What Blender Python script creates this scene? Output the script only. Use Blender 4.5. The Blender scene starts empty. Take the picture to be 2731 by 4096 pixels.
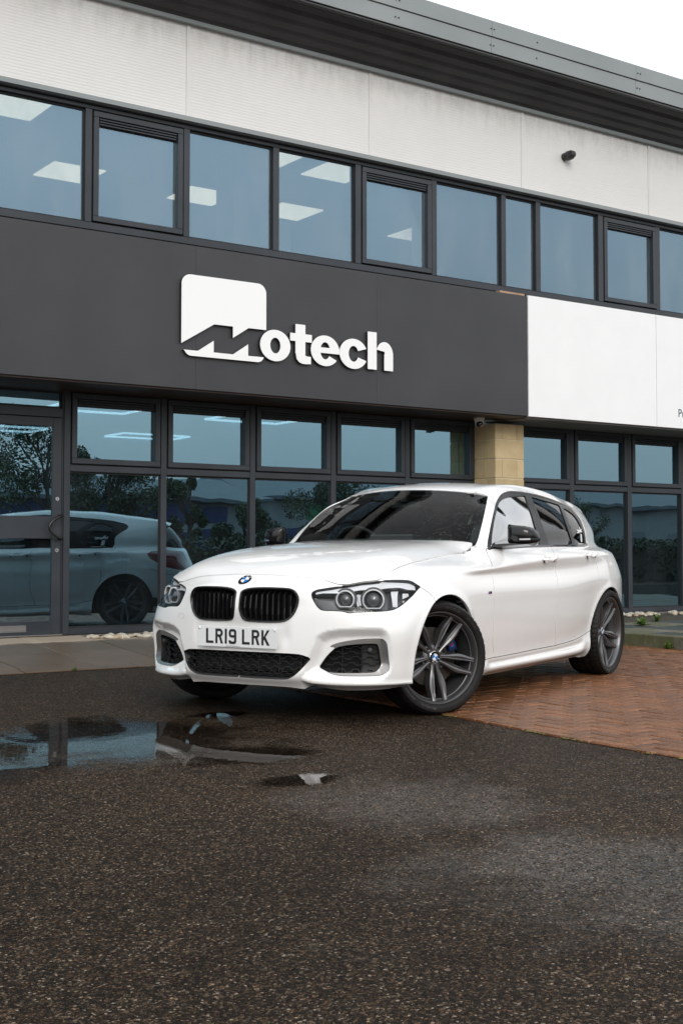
import bpy, bmesh, math, random
import numpy as np
from mathutils import Matrix, Vector
from mathutils.geometry import delaunay_2d_cdt
random.seed(7)
S = bpy.context.scene
COL = S.collection
# ------------------------------------------------------------------ camera
CAM_H = .91394
cam_d = bpy.data.cameras.new('camera'); cam = bpy.data.objects.new('camera', cam_d); COL.objects.link(cam)
YAW, PITCH, ROLL = .609848, .044962, .000261
_f = Vector((math.sin(YAW)*math.cos(PITCH), math.cos(YAW)*math.cos(PITCH), math.sin(PITCH)))
_r = Vector((math.cos(YAW), -math.sin(YAW), 0)); _u = _r.cross(_f)
_r2 = _r*math.cos(ROLL)+_u*math.sin(ROLL); _u2 = _u*math.cos(ROLL)-_r*math.sin(ROLL)
M = Matrix.Identity(4)
for i in range(3): M[i][0], M[i][1], M[i][2] = _r2[i], _u2[i], -_f[i]
M[2][3] = CAM_H
cam.matrix_world = M
cam_d.sensor_fit = 'HORIZONTAL'; cam_d.sensor_width = 24; cam_d.lens = 5194.19/2731*24
cam_d.shift_y = -(2048-1966.3)/2731
cam_d.clip_start = .05; cam_d.clip_end = 3000
S.camera = cam
# ------------------------------------------------------------------ world and sun (overcast)
world = bpy.data.worlds.new('World'); S.world = world; world.use_nodes = True
wn = world.node_tree; bg = wn.nodes['Background']
SUN_EL, SUN_AZ = math.radians(30), math.radians(205)      # azimuth of the (hidden) sun: behind the camera, high
sky = wn.nodes.new('ShaderNodeTexSky'); sky.sky_type = 'NISHITA'; sky.sun_disc = False
sky.sun_elevation = SUN_EL; sky.sun_rotation = SUN_AZ; sky.air_density = 1.5; sky.dust_density = 4
tc = wn.nodes.new('ShaderNodeTexCoord')
nz = wn.nodes.new('ShaderNodeTexNoise'); nz.inputs['Scale'].default_value = 2.2; nz.inputs['Detail'].default_value = 5
mp = wn.nodes.new('ShaderNodeMapping'); mp.inputs['Scale'].default_value = (1, 1, 2.6)
wn.links.new(tc.outputs['Generated'], mp.inputs[0]); wn.links.new(mp.outputs[0], nz.inputs['Vector'])
cr = wn.nodes.new('ShaderNodeValToRGB')                      # cloud sheet: slightly darker undersides and brighter thin parts
cr.color_ramp.elements[0].position = .30; cr.color_ramp.elements[0].color = (.80, .84, .89, 1)
cr.color_ramp.elements[1].position = .66; cr.color_ramp.elements[1].color = (1.0, 1.0, 1.0, 1)
wn.links.new(nz.outputs['Fac'], cr.inputs[0])
sx = wn.nodes.new('ShaderNodeSeparateXYZ'); wn.links.new(tc.outputs['Generated'], sx.inputs[0])
gr = wn.nodes.new('ShaderNodeMapRange'); gr.interpolation_type = 'SMOOTHSTEP'; gr.inputs[1].default_value = -.02; gr.inputs[2].default_value = .30
gr.inputs[3].default_value = 7.2; gr.inputs[4].default_value = 13.0   # overcast: greyer towards the horizon
wn.links.new(sx.outputs['Z'], gr.inputs[0])
ml = wn.nodes.new('ShaderNodeVectorMath'); ml.operation = 'SCALE'
wn.links.new(cr.outputs[0], ml.inputs[0]); wn.links.new(gr.outputs[0], ml.inputs['Scale'])
mx = wn.nodes.new('ShaderNodeMixRGB'); mx.inputs[0].default_value = .9
wn.links.new(sky.outputs[0], mx.inputs[1]); wn.links.new(ml.outputs[0], mx.inputs[2])
wn.links.new(mx.outputs[0], bg.inputs[0]); bg.inputs[1].default_value = .1
sun_d = bpy.data.lights.new('sun', 'SUN'); sun = bpy.data.objects.new('sun', sun_d); COL.objects.link(sun)
sun_d.energy = 1.0; sun_d.angle = math.radians(25); sun_d.color = (1, .97, .93)
sv = Vector((math.sin(SUN_AZ)*math.cos(SUN_EL), math.cos(SUN_AZ)*math.cos(SUN_EL), math.sin(SUN_EL)))
sun.rotation_euler = sv.to_track_quat('Z', 'Y').to_euler()
S.view_settings.view_transform = 'Standard'; S.view_settings.look = 'None'
S.view_settings.gamma = 1; S.view_settings.use_curve_mapping = False; S.view_settings.exposure = .30
S.render.engine = 'CYCLES'
S.cycles.max_bounces = 10; S.cycles.transparent_max_bounces = 16; S.cycles.glossy_bounces = 6

# ------------------------------------------------------------------ helpers
def srgb(r, g, b):
    f = lambda c: (c/255/12.92 if c/255 <= .04045 else ((c/255+.055)/1.055)**2.4)
    return (f(r), f(g), f(b), 1)
class NT:
    """small wrapper round a node tree"""
    def __init__(s, name):
        s.m = bpy.data.materials.new(name); s.m.use_nodes = True; s.t = s.m.node_tree
        s.b = s.t.nodes['Principled BSDF']; s.out = s.t.nodes['Material Output']
    def n(s, kind, **k):
        nd = s.t.nodes.new('ShaderNode'+kind)
        for a, v in k.items():
            if a.startswith('i_'):
                key = a[2:]; key = int(key) if key.isdigit() else key.replace('_', ' ')
                nd.inputs[key].default_value = v
            else: setattr(nd, a, v)
        return nd
    def l(s, a, b): s.t.links.new(a, b)
    def coord(s, what='Object'): return s.n('TexCoord').outputs[what]
    def noise(s, vec, scale, detail=4, rough=.55, out='Fac'):
        n = s.n('TexNoise'); n.inputs['Scale'].default_value = scale; n.inputs['Detail'].default_value = detail
        n.inputs['Roughness'].default_value = rough
        if vec is not None: s.l(vec, n.inputs['Vector'])
        return n.outputs[out]
    def ramp(s, fac, stops):
        r = s.n('ValToRGB'); e = r.color_ramp.elements
        while len(e) < len(stops): e.new(.5)
        for el, (p, c) in zip(e, stops):
            el.position = p; el.color = c if len(c) == 4 else (*c, 1)
        s.l(fac, r.inputs[0]); return r.outputs[0]
    def mix(s, f, a, b, blend='MIX'):
        m = s.n('MixRGB', blend_type=blend)
        for i, v in enumerate((f, a, b)):
            if hasattr(v, 'links'): s.l(v, m.inputs[i])
            else: m.inputs[i].default_value = v if i == 0 or len(v) == 4 else (*v, 1)
        return m.outputs[0]
    def math(s, op, a, b=None, c=None):
        m = s.n('Math', operation=op)
        for i, v in enumerate((a, b, c)):
            if v is None: continue
            if hasattr(v, 'links'): s.l(v, m.inputs[i])
            else: m.inputs[i].default_value = v
        return m.outputs[0]
    def bump(s, h, strength=.3, dist=.01, normal=None):
        b = s.n('Bump'); b.inputs['Strength'].default_value = strength; b.inputs['Distance'].default_value = dist
        s.l(h, b.inputs['Height'])
        if normal is not None: s.l(normal, b.inputs['Normal'])
        return b.outputs[0]
    def set(s, **k):
        for a, v in k.items():
            inp = s.b.inputs[a.replace('_', ' ')]
            if hasattr(v, 'links'): s.l(v, inp)
            else: inp.default_value = v
        return s.m
def plain(name, col, rough=.5, metal=0, coat=0, bump=0, bscale=200, var=.0, spec=.5):
    t = NT(name)
    if len(col) == 3: col = (*col, 1)
    if var:
        c = t.coord(); n = t.noise(c, 3.0, 6)
        base = t.ramp(n, [(.3, tuple(x*(1-var) for x in col[:3])), (.7, tuple(min(1, x*(1+var)) for x in col[:3]))])
        t.set(Base_Color=base)
    else: t.set(Base_Color=col)
    t.set(Roughness=rough, Metallic=metal, Coat_Weight=coat)
    t.b.inputs['Specular IOR Level'].default_value = spec
    if bump: t.set(Normal=t.bump(t.noise(t.coord(), bscale, 3), bump, .002))
    return t.m
def mesh(name, verts, faces, mat=None, parent=None, smooth=False):
    me = bpy.data.meshes.new(name); me.from_pydata([tuple(map(float, v)) for v in verts], [], [tuple(map(int, f)) for f in faces])
    me.validate(clean_customdata=False)
    if smooth: me.polygons.foreach_set('use_smooth', [True]*len(me.polygons))
    if mat is not None:
        for m_ in (mat if isinstance(mat, (list, tuple)) else [mat]): me.materials.append(m_)
    o = bpy.data.objects.new(name, me); COL.objects.link(o)
    if parent is not None: o.parent = parent
    return o
class MB:
    """collects simple solids for ONE mesh"""
    def __init__(s): s.v = []; s.f = []; s.m = []
    def add(s, v, f, mi=0):
        k = len(s.v); s.v += [tuple(p) for p in v]; s.f += [tuple(i+k for i in q) for q in f]; s.m += [mi]*len(f); return s
    def box(s, x0, x1, y0, y1, z0, z1, mi=0, c=0):
        if x0 > x1: x0, x1 = x1, x0
        if y0 > y1: y0, y1 = y1, y0
        if z0 > z1: z0, z1 = z1, z0
        if c <= 0:
            v = [(x, y, z) for x in (x0, x1) for y in (y0, y1) for z in (z0, z1)]
            f = [(0,1,3,2), (4,6,7,5), (0,4,5,1), (2,3,7,6), (0,2,6,4), (1,5,7,3)]
            return s.add(v, f, mi)
        # chamfered box: 24 vertices
        bm = bmesh.new(); bmesh.ops.create_cube(bm, size=1)
        for p in bm.verts: p.co = Vector((x0+(p.co.x+.5)*(x1-x0), y0+(p.co.y+.5)*(y1-y0), z0+(p.co.z+.5)*(z1-z0)))
        bmesh.ops.bevel(bm, geom=list(bm.edges), offset=c, segments=1, affect='EDGES', clamp_overlap=True)
        bm.verts.index_update(); v = [tuple(p.co) for p in bm.verts]; f = [tuple(x.index for x in q.verts) for q in bm.faces]; bm.free()
        return s.add(v, f, mi)
    def prism(s, poly, a, b, axis='y', mi=0):
        """extrude a 2D polygon from a to b along an axis"""
        n = len(poly)
        def P(u, w, t): return {'y': (u, t, w), 'x': (t, u, w), 'z': (u, w, t)}[axis]
        v = [P(u, w, a) for u, w in poly]+[P(u, w, b) for u, w in poly]
        f = [tuple(range(n)), tuple(range(2*n-1, n-1, -1))]+[(i, n+i, n+(i+1) % n, (i+1) % n) for i in range(n)]
        return s.add(v, f, mi)
    def tube(s, pts, r, n=8, mi=0, closed=False, cap=True):
        pts = [Vector(p) for p in pts]; N = len(pts); rs = r if isinstance(r, (list, tuple)) else [r]*N
        rings = []; up = Vector((0, 0, 1)); prev = None
        for i, p in enumerate(pts):
            if closed: d = pts[(i+1) % N]-pts[i-1]
            else: d = pts[min(i+1, N-1)]-pts[max(i-1, 0)]
            d.normalize()
            if prev is None:
                a = d.cross(up)
                if a.length < .1: a = d.cross(Vector((1, 0, 0)))
                a.normalize()
            else:
                a = prev-d*prev.dot(d); a.normalize()
            prev = a; b = d.cross(a)
            rings.append([p+(a*math.cos(t)+b*math.sin(t))*rs[i] for t in [2*math.pi*k/n for k in range(n)]])
        v = [q for rg in rings for q in rg]; f = []
        for i in range(N if closed else N-1):
            j = (i+1) % N
            for k in range(n): f.append((i*n+k, i*n+(k+1) % n, j*n+(k+1) % n, j*n+k))
        if not closed and cap: f += [tuple(range(n))[::-1], tuple((N-1)*n+k for k in range(n))]
        return s.add(v, f, mi)
    def lathe(s, prof, n=48, c=(0, 0, 0), axis='y', mi=0, a0=0, a1=2*math.pi, closed_prof=False):
        """prof: (radius, offset along axis)"""
        full = abs(a1-a0-2*math.pi) < 1e-6; cnt = n if full else n+1
        v = []
        for k in range(cnt):
            t = a0+(a1-a0)*k/n; cs, sn = math.cos(t), math.sin(t)
            for r, h in prof:
                v.append({'y': (c[0]+r*cs, c[1]+h, c[2]+r*sn), 'z': (c[0]+r*cs, c[1]+r*sn, c[2]+h), 'x': (c[0]+h, c[1]+r*cs, c[2]+r*sn)}[axis])
        m = len(prof); f = []
        for k in range(n):
            k2 = (k+1) % cnt
            for i in range(m if closed_prof else m-1):
                i2 = (i+1) % m
                f.append((k*m+i, k*m+i2, k2*m+i2, k2*m+i))
        return s.add(v, f, mi)
    def build(s, name, mat, parent=None, smooth=False, fix=True, autosmooth=None):
        o = mesh(name, s.v, s.f, mat, parent, smooth)
        if len(s.m) == len(o.data.polygons): o.data.polygons.foreach_set('material_index', s.m)
        if fix:
            bm = bmesh.new(); bm.from_mesh(o.data); bmesh.ops.recalc_face_normals(bm, faces=bm.faces); bm.to_mesh(o.data); bm.free()
        if autosmooth is not None:
            o.data.polygons.foreach_set('use_smooth', [True]*len(o.data.polygons))
            bm = bmesh.new(); bm.from_mesh(o.data); ang = math.radians(autosmooth)
            for e in bm.edges:
                if len(e.link_faces) == 2 and e.calc_face_angle(0) > ang: e.smooth = False
            bm.to_mesh(o.data); bm.free()
        return o
def empty(name, loc=(0, 0, 0), rz=0):
    o = bpy.data.objects.new(name, None); COL.objects.link(o); o.location = loc; o.rotation_euler = (0, 0, rz); o.empty_display_size = .2
    return o
def tag(o, label=None, cat=None, group=None, kind=None):
    if label: o['label'] = label
    if cat: o['category'] = cat
    if group: o['group'] = group
    if kind: o['kind'] = kind
    return o
def share(src, name, parent, loc=(0, 0, 0), rot=None, scale=None):
    o = bpy.data.objects.new(name, src.data); COL.objects.link(o); o.parent = parent; o.location = loc
    if rot: o.rotation_euler = rot
    if scale: o.scale = scale
    return o
def text(name, body, size, mat, parent, loc, rot, extrude=.002, font=None, sx=1, align='LEFT', offset=0, space=1):
    c = bpy.data.curves.new(name, 'FONT'); c.body = body; c.size = size; c.extrude = extrude; c.align_x = align; c.offset = offset; c.space_character = space
    c.resolution_u = 6
    o = bpy.data.objects.new(name, c); COL.objects.link(o)
    dg = bpy.context.evaluated_depsgraph_get(); me = bpy.data.meshes.new_from_object(o.evaluated_get(dg))
    bpy.data.objects.remove(o); me.materials.clear(); me.materials.append(mat)
    o = bpy.data.objects.new(name, me); COL.objects.link(o); o.parent = parent; o.location = loc; o.rotation_euler = rot; o.scale = (sx, 1, 1)
    return o
# ================================================================== GROUND
def m_asphalt():
    t = NT('wet_asphalt'); c = t.coord()
    v1 = t.n('TexVoronoi'); v1.inputs['Scale'].default_value = 155; t.l(c, v1.inputs['Vector'])
    v2 = t.n('TexVoronoi', feature='DISTANCE_TO_EDGE'); v2.inputs['Scale'].default_value = 155; t.l(c, v2.inputs['Vector'])
    sp = t.n('SeparateColor'); t.l(v1.outputs['Color'], sp.inputs[0])
    big = t.noise(c, .55, 5, .6); mid = t.noise(c, 9, 5, .6)
    stone = t.ramp(sp.outputs[0], [(.0, (.010, .0078, .0062)), (.36, (.020, .015, .0112)), (.62, (.044, .031, .021)), (.82, (.082, .057, .037)), (.95, (.14, .103, .07)), (1, (.32, .27, .22))])
    warm = t.ramp(sp.outputs[1], [(0, (1, 1, 1)), (.75, (1, .96, .9)), (.9, (1.15, .8, .6)), (1, (.85, 1.0, .75))])
    st = t.mix(1.0, stone, warm, 'MULTIPLY')
    edge = t.ramp(v2.outputs['Distance'], [(0, (.25, .25, .25)), (.10, (1, 1, 1))])
    st = t.mix(1.0, st, edge, 'MULTIPLY')
    tone = t.ramp(big, [(.3, (.60, .58, .57)), (.5, (.95, .95, .95)), (.7, (1.2, 1.17, 1.13))])
    st = t.mix(1.0, st, tone, 'MULTIPLY')
    st = t.mix(1.0, st, t.ramp(mid, [(.3, (.75, .75, .75)), (.7, (1.2, 1.2, 1.2))]), 'MULTIPLY')
    h = t.math('ADD', t.math('MULTIPLY', sp.outputs[2], .6), t.math('MULTIPLY', t.math('MINIMUM', v2.outputs['Distance'], .25), 2.2))
    # water film: low broad patches where the stones nearly drown
    film = None
    for bx, by, br in ((2.95, 3.75, .75), (2.80, 2.50, .95), (2.70, 5.50, .8)):
        vs = t.n('VectorMath', operation='DISTANCE'); t.l(c, vs.inputs[0]); vs.inputs[1].default_value = (bx, by, 0)
        k_ = t.math('MAXIMUM', t.math('SUBTRACT', 1, t.math('DIVIDE', vs.outputs['Value'], br)), 0)
        film = k_ if film is None else t.math('MAXIMUM', film, k_)
    film = t.ramp(t.math('ADD', film, t.math('MULTIPLY', t.math('SUBTRACT', t.noise(c, 1.9, 5, .6), .5), 1.7)), [(.22, (0, 0, 0)), (.75, (1, 1, 1))])
    broken = t.ramp(t.math('ADD', t.math('MULTIPLY', sp.outputs[2], .5), t.math('MULTIPLY', t.noise(c, 22, 4, .7), .9)), [(.52, (0, 0, 0)), (.80, (1, 1, 1))])
    film = t.math('MULTIPLY', film, broken)
    rough = t.math('MULTIPLY_ADD', t.math('SUBTRACT', 1, film), .32, .16)
    rough = t.math('ADD', rough, t.math('MULTIPLY', sp.outputs[1], .16))
    bs = t.math('MULTIPLY_ADD', t.math('SUBTRACT', 1, film), .45, .45)
    b = t.n('Bump'); b.inputs['Distance'].default_value = .0040; t.l(h, b.inputs['Height']); t.l(bs, b.inputs['Strength'])
    t.set(Base_Color=st, Roughness=rough, Normal=b.outputs[0]); t.l(t.math('MULTIPLY_ADD', film, .34, .07), t.b.inputs['Specular IOR Level'])
    return t.m
ASPH = m_asphalt()
tag(mesh('asphalt', [(-120, -90, 0), (120, -90, 0), (120, 120, 0), (-120, 120, 0)], [(0, 1, 2, 3)], ASPH), 'wet brown speckled asphalt of the yard', kind='structure')
# --- puddles: thin sheets of water lying in the hollows
def m_puddle():
    t = NT('puddle_water'); t.t.nodes.remove(t.b); c = t.coord(); g = t.coord('Generated')
    gl = t.n('BsdfGlossy'); gl.inputs['Roughness'].default_value = .015; gl.inputs[0].default_value = (1, 1, 1, 1)
    tr = t.n('BsdfTransparent'); tr.inputs[0].default_value = (.70, .68, .66, 1)
    fr = t.n('Fresnel'); fr.inputs[0].default_value = 1.36
    wv = t.bump(t.noise(c, 14, 2, .5), .35, .0004); t.l(wv, gl.inputs['Normal'])
    m = t.n('MixShader'); t.l(t.math('MULTIPLY', fr.outputs[0], .80), m.inputs[0]); t.l(tr.outputs[0], m.inputs[1]); t.l(gl.outputs[0], m.inputs[2])
    tr2 = t.n('BsdfTransparent'); m2 = t.n('MixShader')
    # ragged shore: distance from the middle of the sheet plus noise decides where the water stops
    mp = t.n('Mapping'); mp.inputs['Location'].default_value = (-1, -1, 0); mp.inputs['Scale'].default_value = (2, 2, 0); t.l(g, mp.inputs[0])
    ln = t.n('VectorMath', operation='LENGTH'); t.l(mp.outputs[0], ln.inputs[0])
    e = t.math('ADD', t.math('SUBTRACT', .80, ln.outputs['Value']), t.math('MULTIPLY', t.math('SUBTRACT', t.noise(c, 2.6, 5, .62), .5), 1.25))
    fine = t.math('MULTIPLY', t.math('SUBTRACT', t.noise(c, 110, 3, .75), .5), 1.1)
    k = t.ramp(t.math('ADD', e, fine), [(.0, (0, 0, 0)), (.30, (1, 1, 1))])
    t.l(k, m2.inputs[0]); t.l(tr2.outputs[0], m2.inputs[1]); t.l(m.outputs[0], m2.inputs[2]); t.l(m2.outputs[0], t.out.inputs[0]); return t.m
PUD = m_puddle()
def puddle(x, y, rx, ry, rot, z):
    n = 24; v = []
    for i in range(n):
        a = 2*math.pi*i/n; sx_, sy_ = rx*math.cos(a), ry*math.sin(a); v.append((x+sx_*math.cos(rot)-sy_*math.sin(rot), y+sx_*math.sin(rot)+sy_*math.cos(rot), z))
    tag(mesh('puddle', v, [tuple(range(n))], PUD), kind='structure')
puddle(2.75, 5.85, 1.05, .98, .2, .0030)
puddle(3.60, 6.32, .26, .13, .3, .0034)
puddle(2.84, 4.36, .26, .17, .2, .0030)
puddle(3.02, 5.02, .46, .30, .2, .0038)
puddle(1.75, 5.2, .6, .35, .2, .0036)
# --- herringbone brick paving (200 x 100 mm blocks), right of the asphalt
def m_brick():
    t = NT('wet_red_paver'); c = t.coord(); oi = t.n('ObjectInfo')
    n = t.noise(c, 5, 6, .7); f = t.noise(t.n('NewGeometry').outputs['Position'], 150, 3, .8); big = t.noise(c, .7, 4)
    mp = t.n('Mapping'); t.l(c, mp.inputs[0]); cell = t.n('TexVoronoi'); cell.inputs['Scale'].default_value = 6.2; t.l(c, cell.inputs[0]); sc = t.n('SeparateColor'); t.l(cell.outputs['Color'], sc.inputs[0])
    base = t.ramp(n, [(.28, (.090, .042, .021)), (.50, (.168, .075, .036)), (.75, (.275, .130, .066))])
    base = t.mix(1.0, base, t.ramp(t.math('ADD', t.math('MULTIPLY', oi.outputs['Random'], .6), t.math('MULTIPLY', sc.outputs[0], .4)), [(0, (.60, .62, .66)), (.5, (.98, .97, .95)), (1, (1.38, 1.30, 1.2))]), 'MULTIPLY')
    base = t.mix(1.0, base, t.ramp(f, [(.36, (.40, .38, .38)), (.5, (.95, .95, .95)), (.60, (1.5, 1.45, 1.35)), (.70, (2.3, 2.2, 2.0))]), 'MULTIPLY')
    moss = t.ramp(t.math('MULTIPLY', t.noise(c, 1.6, 6, .7), t.noise(c, 30, 4, .7)), [(.33, (0, 0, 0)), (.40, (1, 1, 1))])
    base = t.mix(t.math('MULTIPLY', moss, .55), base, (.12, .10, .025))
    t.set(Base_Color=base, Roughness=t.math('MULTIPLY_ADD', big, .35, .28), Normal=t.bump(t.math('ADD', f, t.math('MULTIPLY', n, 2)), .8, .0035)); t.b.inputs['Specular IOR Level'].default_value = .25; return t.m
BRK = m_brick()
pav = empty('brick_paving', (5, 5, 0)); tag(pav, kind='structure')
mesh('joint_sand', [(-.52, -9, .002), (4.32, -9, .002), (4.32, 4.27, .002), (-.46, 4.27, .002), (-.30, 1.0, .002), (-.50, -.6, .002)], [(0, 1, 2, 3, 4, 5)], plain('dark_joint_sand', (.010, .008, .006), .7, var=.3), pav)
def edge_x(y): return 4.49 + max(0, min(.14, (y-4.2)*.075))
def brick_mesh(seed):
    r = random.Random(seed); L, W_, H = .1915, .0915, .016; b = .005
    v = []
    for z, k in ((0, 0), (H-b, 0), (H, b)):
        for sx_, sy_ in ((-1, -1), (1, -1), (1, 1), (-1, 1)): v.append((sx_*(L/2-k), sy_*(W_/2-k), z+(r.uniform(-.0012, .0012) if z else -.01)))
    f = [(8, 9, 10, 11)]+[(a, (a+1) % 4, (a+1) % 4+4, a+4) for a in range(4)]+[(a+4, (a+1) % 4+4, (a+1) % 4+8, a+8) for a in range(4)]
    return v, f
protos = [brick_mesh(i) for i in range(5)]
P_, Q_ = .1, .1
pos = []
for j in range(-130, 70):
    for i in range(-60, 130):
        k = (i-j) % 4
        if k == 0: pos.append((5+(i+1)*P_, 3+(j+.5)*Q_, 0))           # covers (i,j),(i+1,j)
        elif k == 2: pos.append((5+(i+.5)*P_, 3+(j+0)*Q_, 1))          # covers (i,j-1),(i,j)
cx, cy = _r.x, _r.y
vis = []
for x, y, o in pos:
    if x+(.05 if o else .1) < edge_x(y)+.03 or x > 9.30 or y > 9.25 or y < .5: continue
    dx, dy = x, y; depth = dx*_f.x+dy*_f.y; lat = dx*_r.x+dy*_r.y
    inview = depth > 1 and abs(lat)/depth < .285
    under = False
    vis.append((depth+(0 if inview and lat/depth > .06 else 6), x, y, o, inview))
vis.sort()
bmeshes = []
for k, (v, f) in enumerate(protos):
    me = bpy.data.meshes.new('brick'); me.from_pydata(v, [], f); me.materials.append(BRK); bmeshes.append(me)
rest = MB(); rnd = random.Random(3)
for n_, (d, x, y, o, iv) in enumerate(vis):
    dz = rnd.uniform(-.0022, .0022)-.006+.0035*math.sin(x*2.1)*math.sin(y*1.7)
    rz = (math.pi/2 if o else 0)+rnd.uniform(-.012, .012)
    cut = x-.11 < edge_x(y)
    if cut:
        v, f = protos[n_ % 5]; cs, sn = math.cos(rz), math.sin(rz)
        w_ = [(a*cs-b*sn, a*sn+b*cs, c) for a, b, c in v]; w_ = [(max(a, edge_x(y+b)-x), b, c) for a, b, c in w_]
        if n_ < 300: b = mesh('brick', w_, f, BRK, pav); b.location = (x-5, y-5, dz)
        else: rest.add([(x-5+a, y-5+b, c+dz) for a, b, c in w_], f)
        continue
    if n_ < 300:
        b = bpy.data.objects.new('brick', bmeshes[n_ % 5]); COL.objects.link(b); b.parent = pav
        b.location = (x-5, y-5, dz); b.rotation_euler = (rnd.uniform(-.016, .016), rnd.uniform(-.016, .016), rz)
    else:
        v, f = protos[n_ % 5]; cs, sn = math.cos(rz), math.sin(rz)
        rest.add([(x-5+a*cs-b*sn, y-5+a*sn+b*cs, c+dz) for a, b, c in v], f)
tag(rest.build('far_bricks', BRK, pav, fix=False), kind='stuff')
# --- flagstone path ramping up to the door
def m_slab(name, wet, dry, ylim):
    t = NT(name); c = t.coord('Object'); g = t.n('NewGeometry'); s = t.n('SeparateXYZ'); t.l(g.outputs['Position'], s.inputs[0])
    oi = t.n('ObjectInfo'); n = t.noise(g.outputs['Position'], 2.2, 7, .65); f = t.noise(g.outputs['Position'], 180, 3)
    k = t.ramp(t.math('ADD', t.math('SUBTRACT', s.outputs['Y'], ylim), t.math('MULTIPLY', t.math('SUBTRACT', n, .5), .5)), [(0, (0, 0, 0)), (.10, (1, 1, 1))])
    w = t.ramp(n, [(.3, tuple(x*.8 for x in wet)), (.7, tuple(x*1.15 for x in wet))]); d = t.ramp(n, [(.3, tuple(x*.9 for x in dry)), (.7, tuple(x*1.1 for x in dry))])
    base = t.mix(k, w, d); hs = t.n('HueSaturation'); t.l(base, hs.inputs['Color']); t.l(t.math('MULTIPLY_ADD', oi.outputs['Random'], .22, .88), hs.inputs['Value'])
    base = t.mix(1.0, hs.outputs[0], t.ramp(f, [(.3, (.8, .8, .8)), (.7, (1.15, 1.15, 1.15))]), 'MULTIPLY')
    t.set(Base_Color=base, Roughness=t.math('MULTIPLY_ADD', k, .35, .42), Normal=t.bump(f, .5, .003)); t.b.inputs['Specular IOR Level'].default_value = .12; return t.m
SLAB = m_slab('concrete_flagstone', (.120, .088, .062), (.36, .30, .235), 10.55)
path = empty('pavement', (4, 10, 0)); tag(path, kind='structure')
def rz_(y): return .012+max(0, (min(y, 10.95)-9.20))*.076
JOINT = plain('dark_joint', (.012, .010, .008), .95, spec=.05)
mesh('bedding', [(-9-4, 9.20-10, .003), (9.36-4, 9.20-10, .003), (9.36-4, 10.99-10, rz_(11)-.012), (-13, 10.99-10, rz_(11)-.012)], [(0, 1, 2, 3)], JOINT, path)
ys = [9.20, 9.36, 10.0, 10.66, 10.985]
rnd = random.Random(11)
for r_i, (a, b) in enumerate(zip(ys[:-1], ys[1:])):
    step = .915 if r_i == 0 else .6
    k0 = -14 if r_i else -9
    for k in range(k0, 26):
        x0 = 4.21+step*k+(.3 if r_i == 0 else 0)
        x1 = x0+step
        if x1 > 9.3 or x0 < -5: continue
        # a bed of pebbles takes the last row right of the door mat
        if r_i == 3 and x0 >= 4.75: continue
        e = .005; d1, d2 = rnd.uniform(-.0015, .0015), rnd.uniform(-.0015, .0015)
        X0, X1, Y0, Y1 = x0+e, x1-e, a+e, b-e; c = .004
        z0, z1 = rz_(a), rz_(b)
        v = [(X0, Y0, z0-.03), (X1, Y0, z0-.03), (X1, Y1, z1-.03), (X0, Y1, z1-.03)]
        v += [(X0, Y0, z0+d1-c), (X1, Y0, z0+d2-c), (X1, Y1, z1+d2-c), (X0, Y1, z1+d1-c)]
        v += [(X0+c, Y0+c, z0+d1), (X1-c, Y0+c, z0+d2), (X1-c, Y1-c, z1+d2), (X0+c, Y1-c, z1+d1)]
        v = [(p-4, q-10, r) for p, q, r in v]
        f = [(8, 9, 10, 11)]+[(i, (i+1) % 4, (i+1) % 4+4, i+4) for i in range(4)]+[(i+4, (i+1) % 4+4, (i+1) % 4+8, i+8) for i in range(4)]
        mesh('kerb_edging' if r_i == 0 else 'paving_slab', v, f, SLAB, path)
# --- kerb and raised mossy paving on the right
def m_moss():
    t = NT('mossy_concrete'); g = t.n('NewGeometry'); p = g.outputs['Position']; n = t.noise(p, 3, 7, .7); n2 = t.noise(p, 14, 6, .7)
    mp = t.n('Mapping'); mp.inputs['Scale'].default_value = (5, 5, .6); t.l(p, mp.inputs[0]); st = t.noise(mp.outputs[0], 3, 5, .7)
    base = t.ramp(n2, [(.3, (.085, .078, .060)), (.7, (.20, .185, .145))])
    base = t.mix(t.ramp(n, [(.42, (0, 0, 0)), (.60, (.8, .8, .8))]), base, (.075, .085, .028))
    base = t.mix(t.ramp(st, [(.5, (0, 0, 0)), (.68, (.6, .6, .6))]), base, (.045, .04, .028))
    t.set(Base_Color=base, Roughness=.7, Normal=t.bump(n2, .5, .004)); return t.m
MOSS = m_moss()
kb = empty('kerb', (9.36, 7, 0)); tag(kb, kind='structure')
y = .6
while y < 9.19:
    y1 = min(y+.9, 9.195); MB().box(-.06, .065, y+.003-7, y1-.003-7, 0, .128, c=.010).build('kerb_stone', MOSS, kb); y = y1
rp = empty('raised_paving', (11, 8, 0)); tag(rp, kind='structure')
mesh('bedding', [(-1.55, -7.4, .100), (15, -7.4, .100), (15, 2.99, .100), (-1.55, 2.99, .100)], [(0, 1, 2, 3)], JOINT, rp)
DSL = m_slab('dark_grey_slab', (.055, .058, .050), (.075, .07, .055), 12)
yy = 2.0
for j in range(14):
    for i in range(14):
        x0 = 9.432+i*.602-(.3 if j % 2 else 0); x1 = x0+.596; y0 = .8+j*.642; y1 = y0+.636
        x0 = max(x0, 9.432)
        if y1 > 10.0: continue
        MB().box(x0-11, x1-11, y0-8, y1-8, .09, .127+rnd.uniform(-.003, .003), c=.004).build('paving_slab', DSL if (i+j) % 3 else MOSS, rp)
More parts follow.
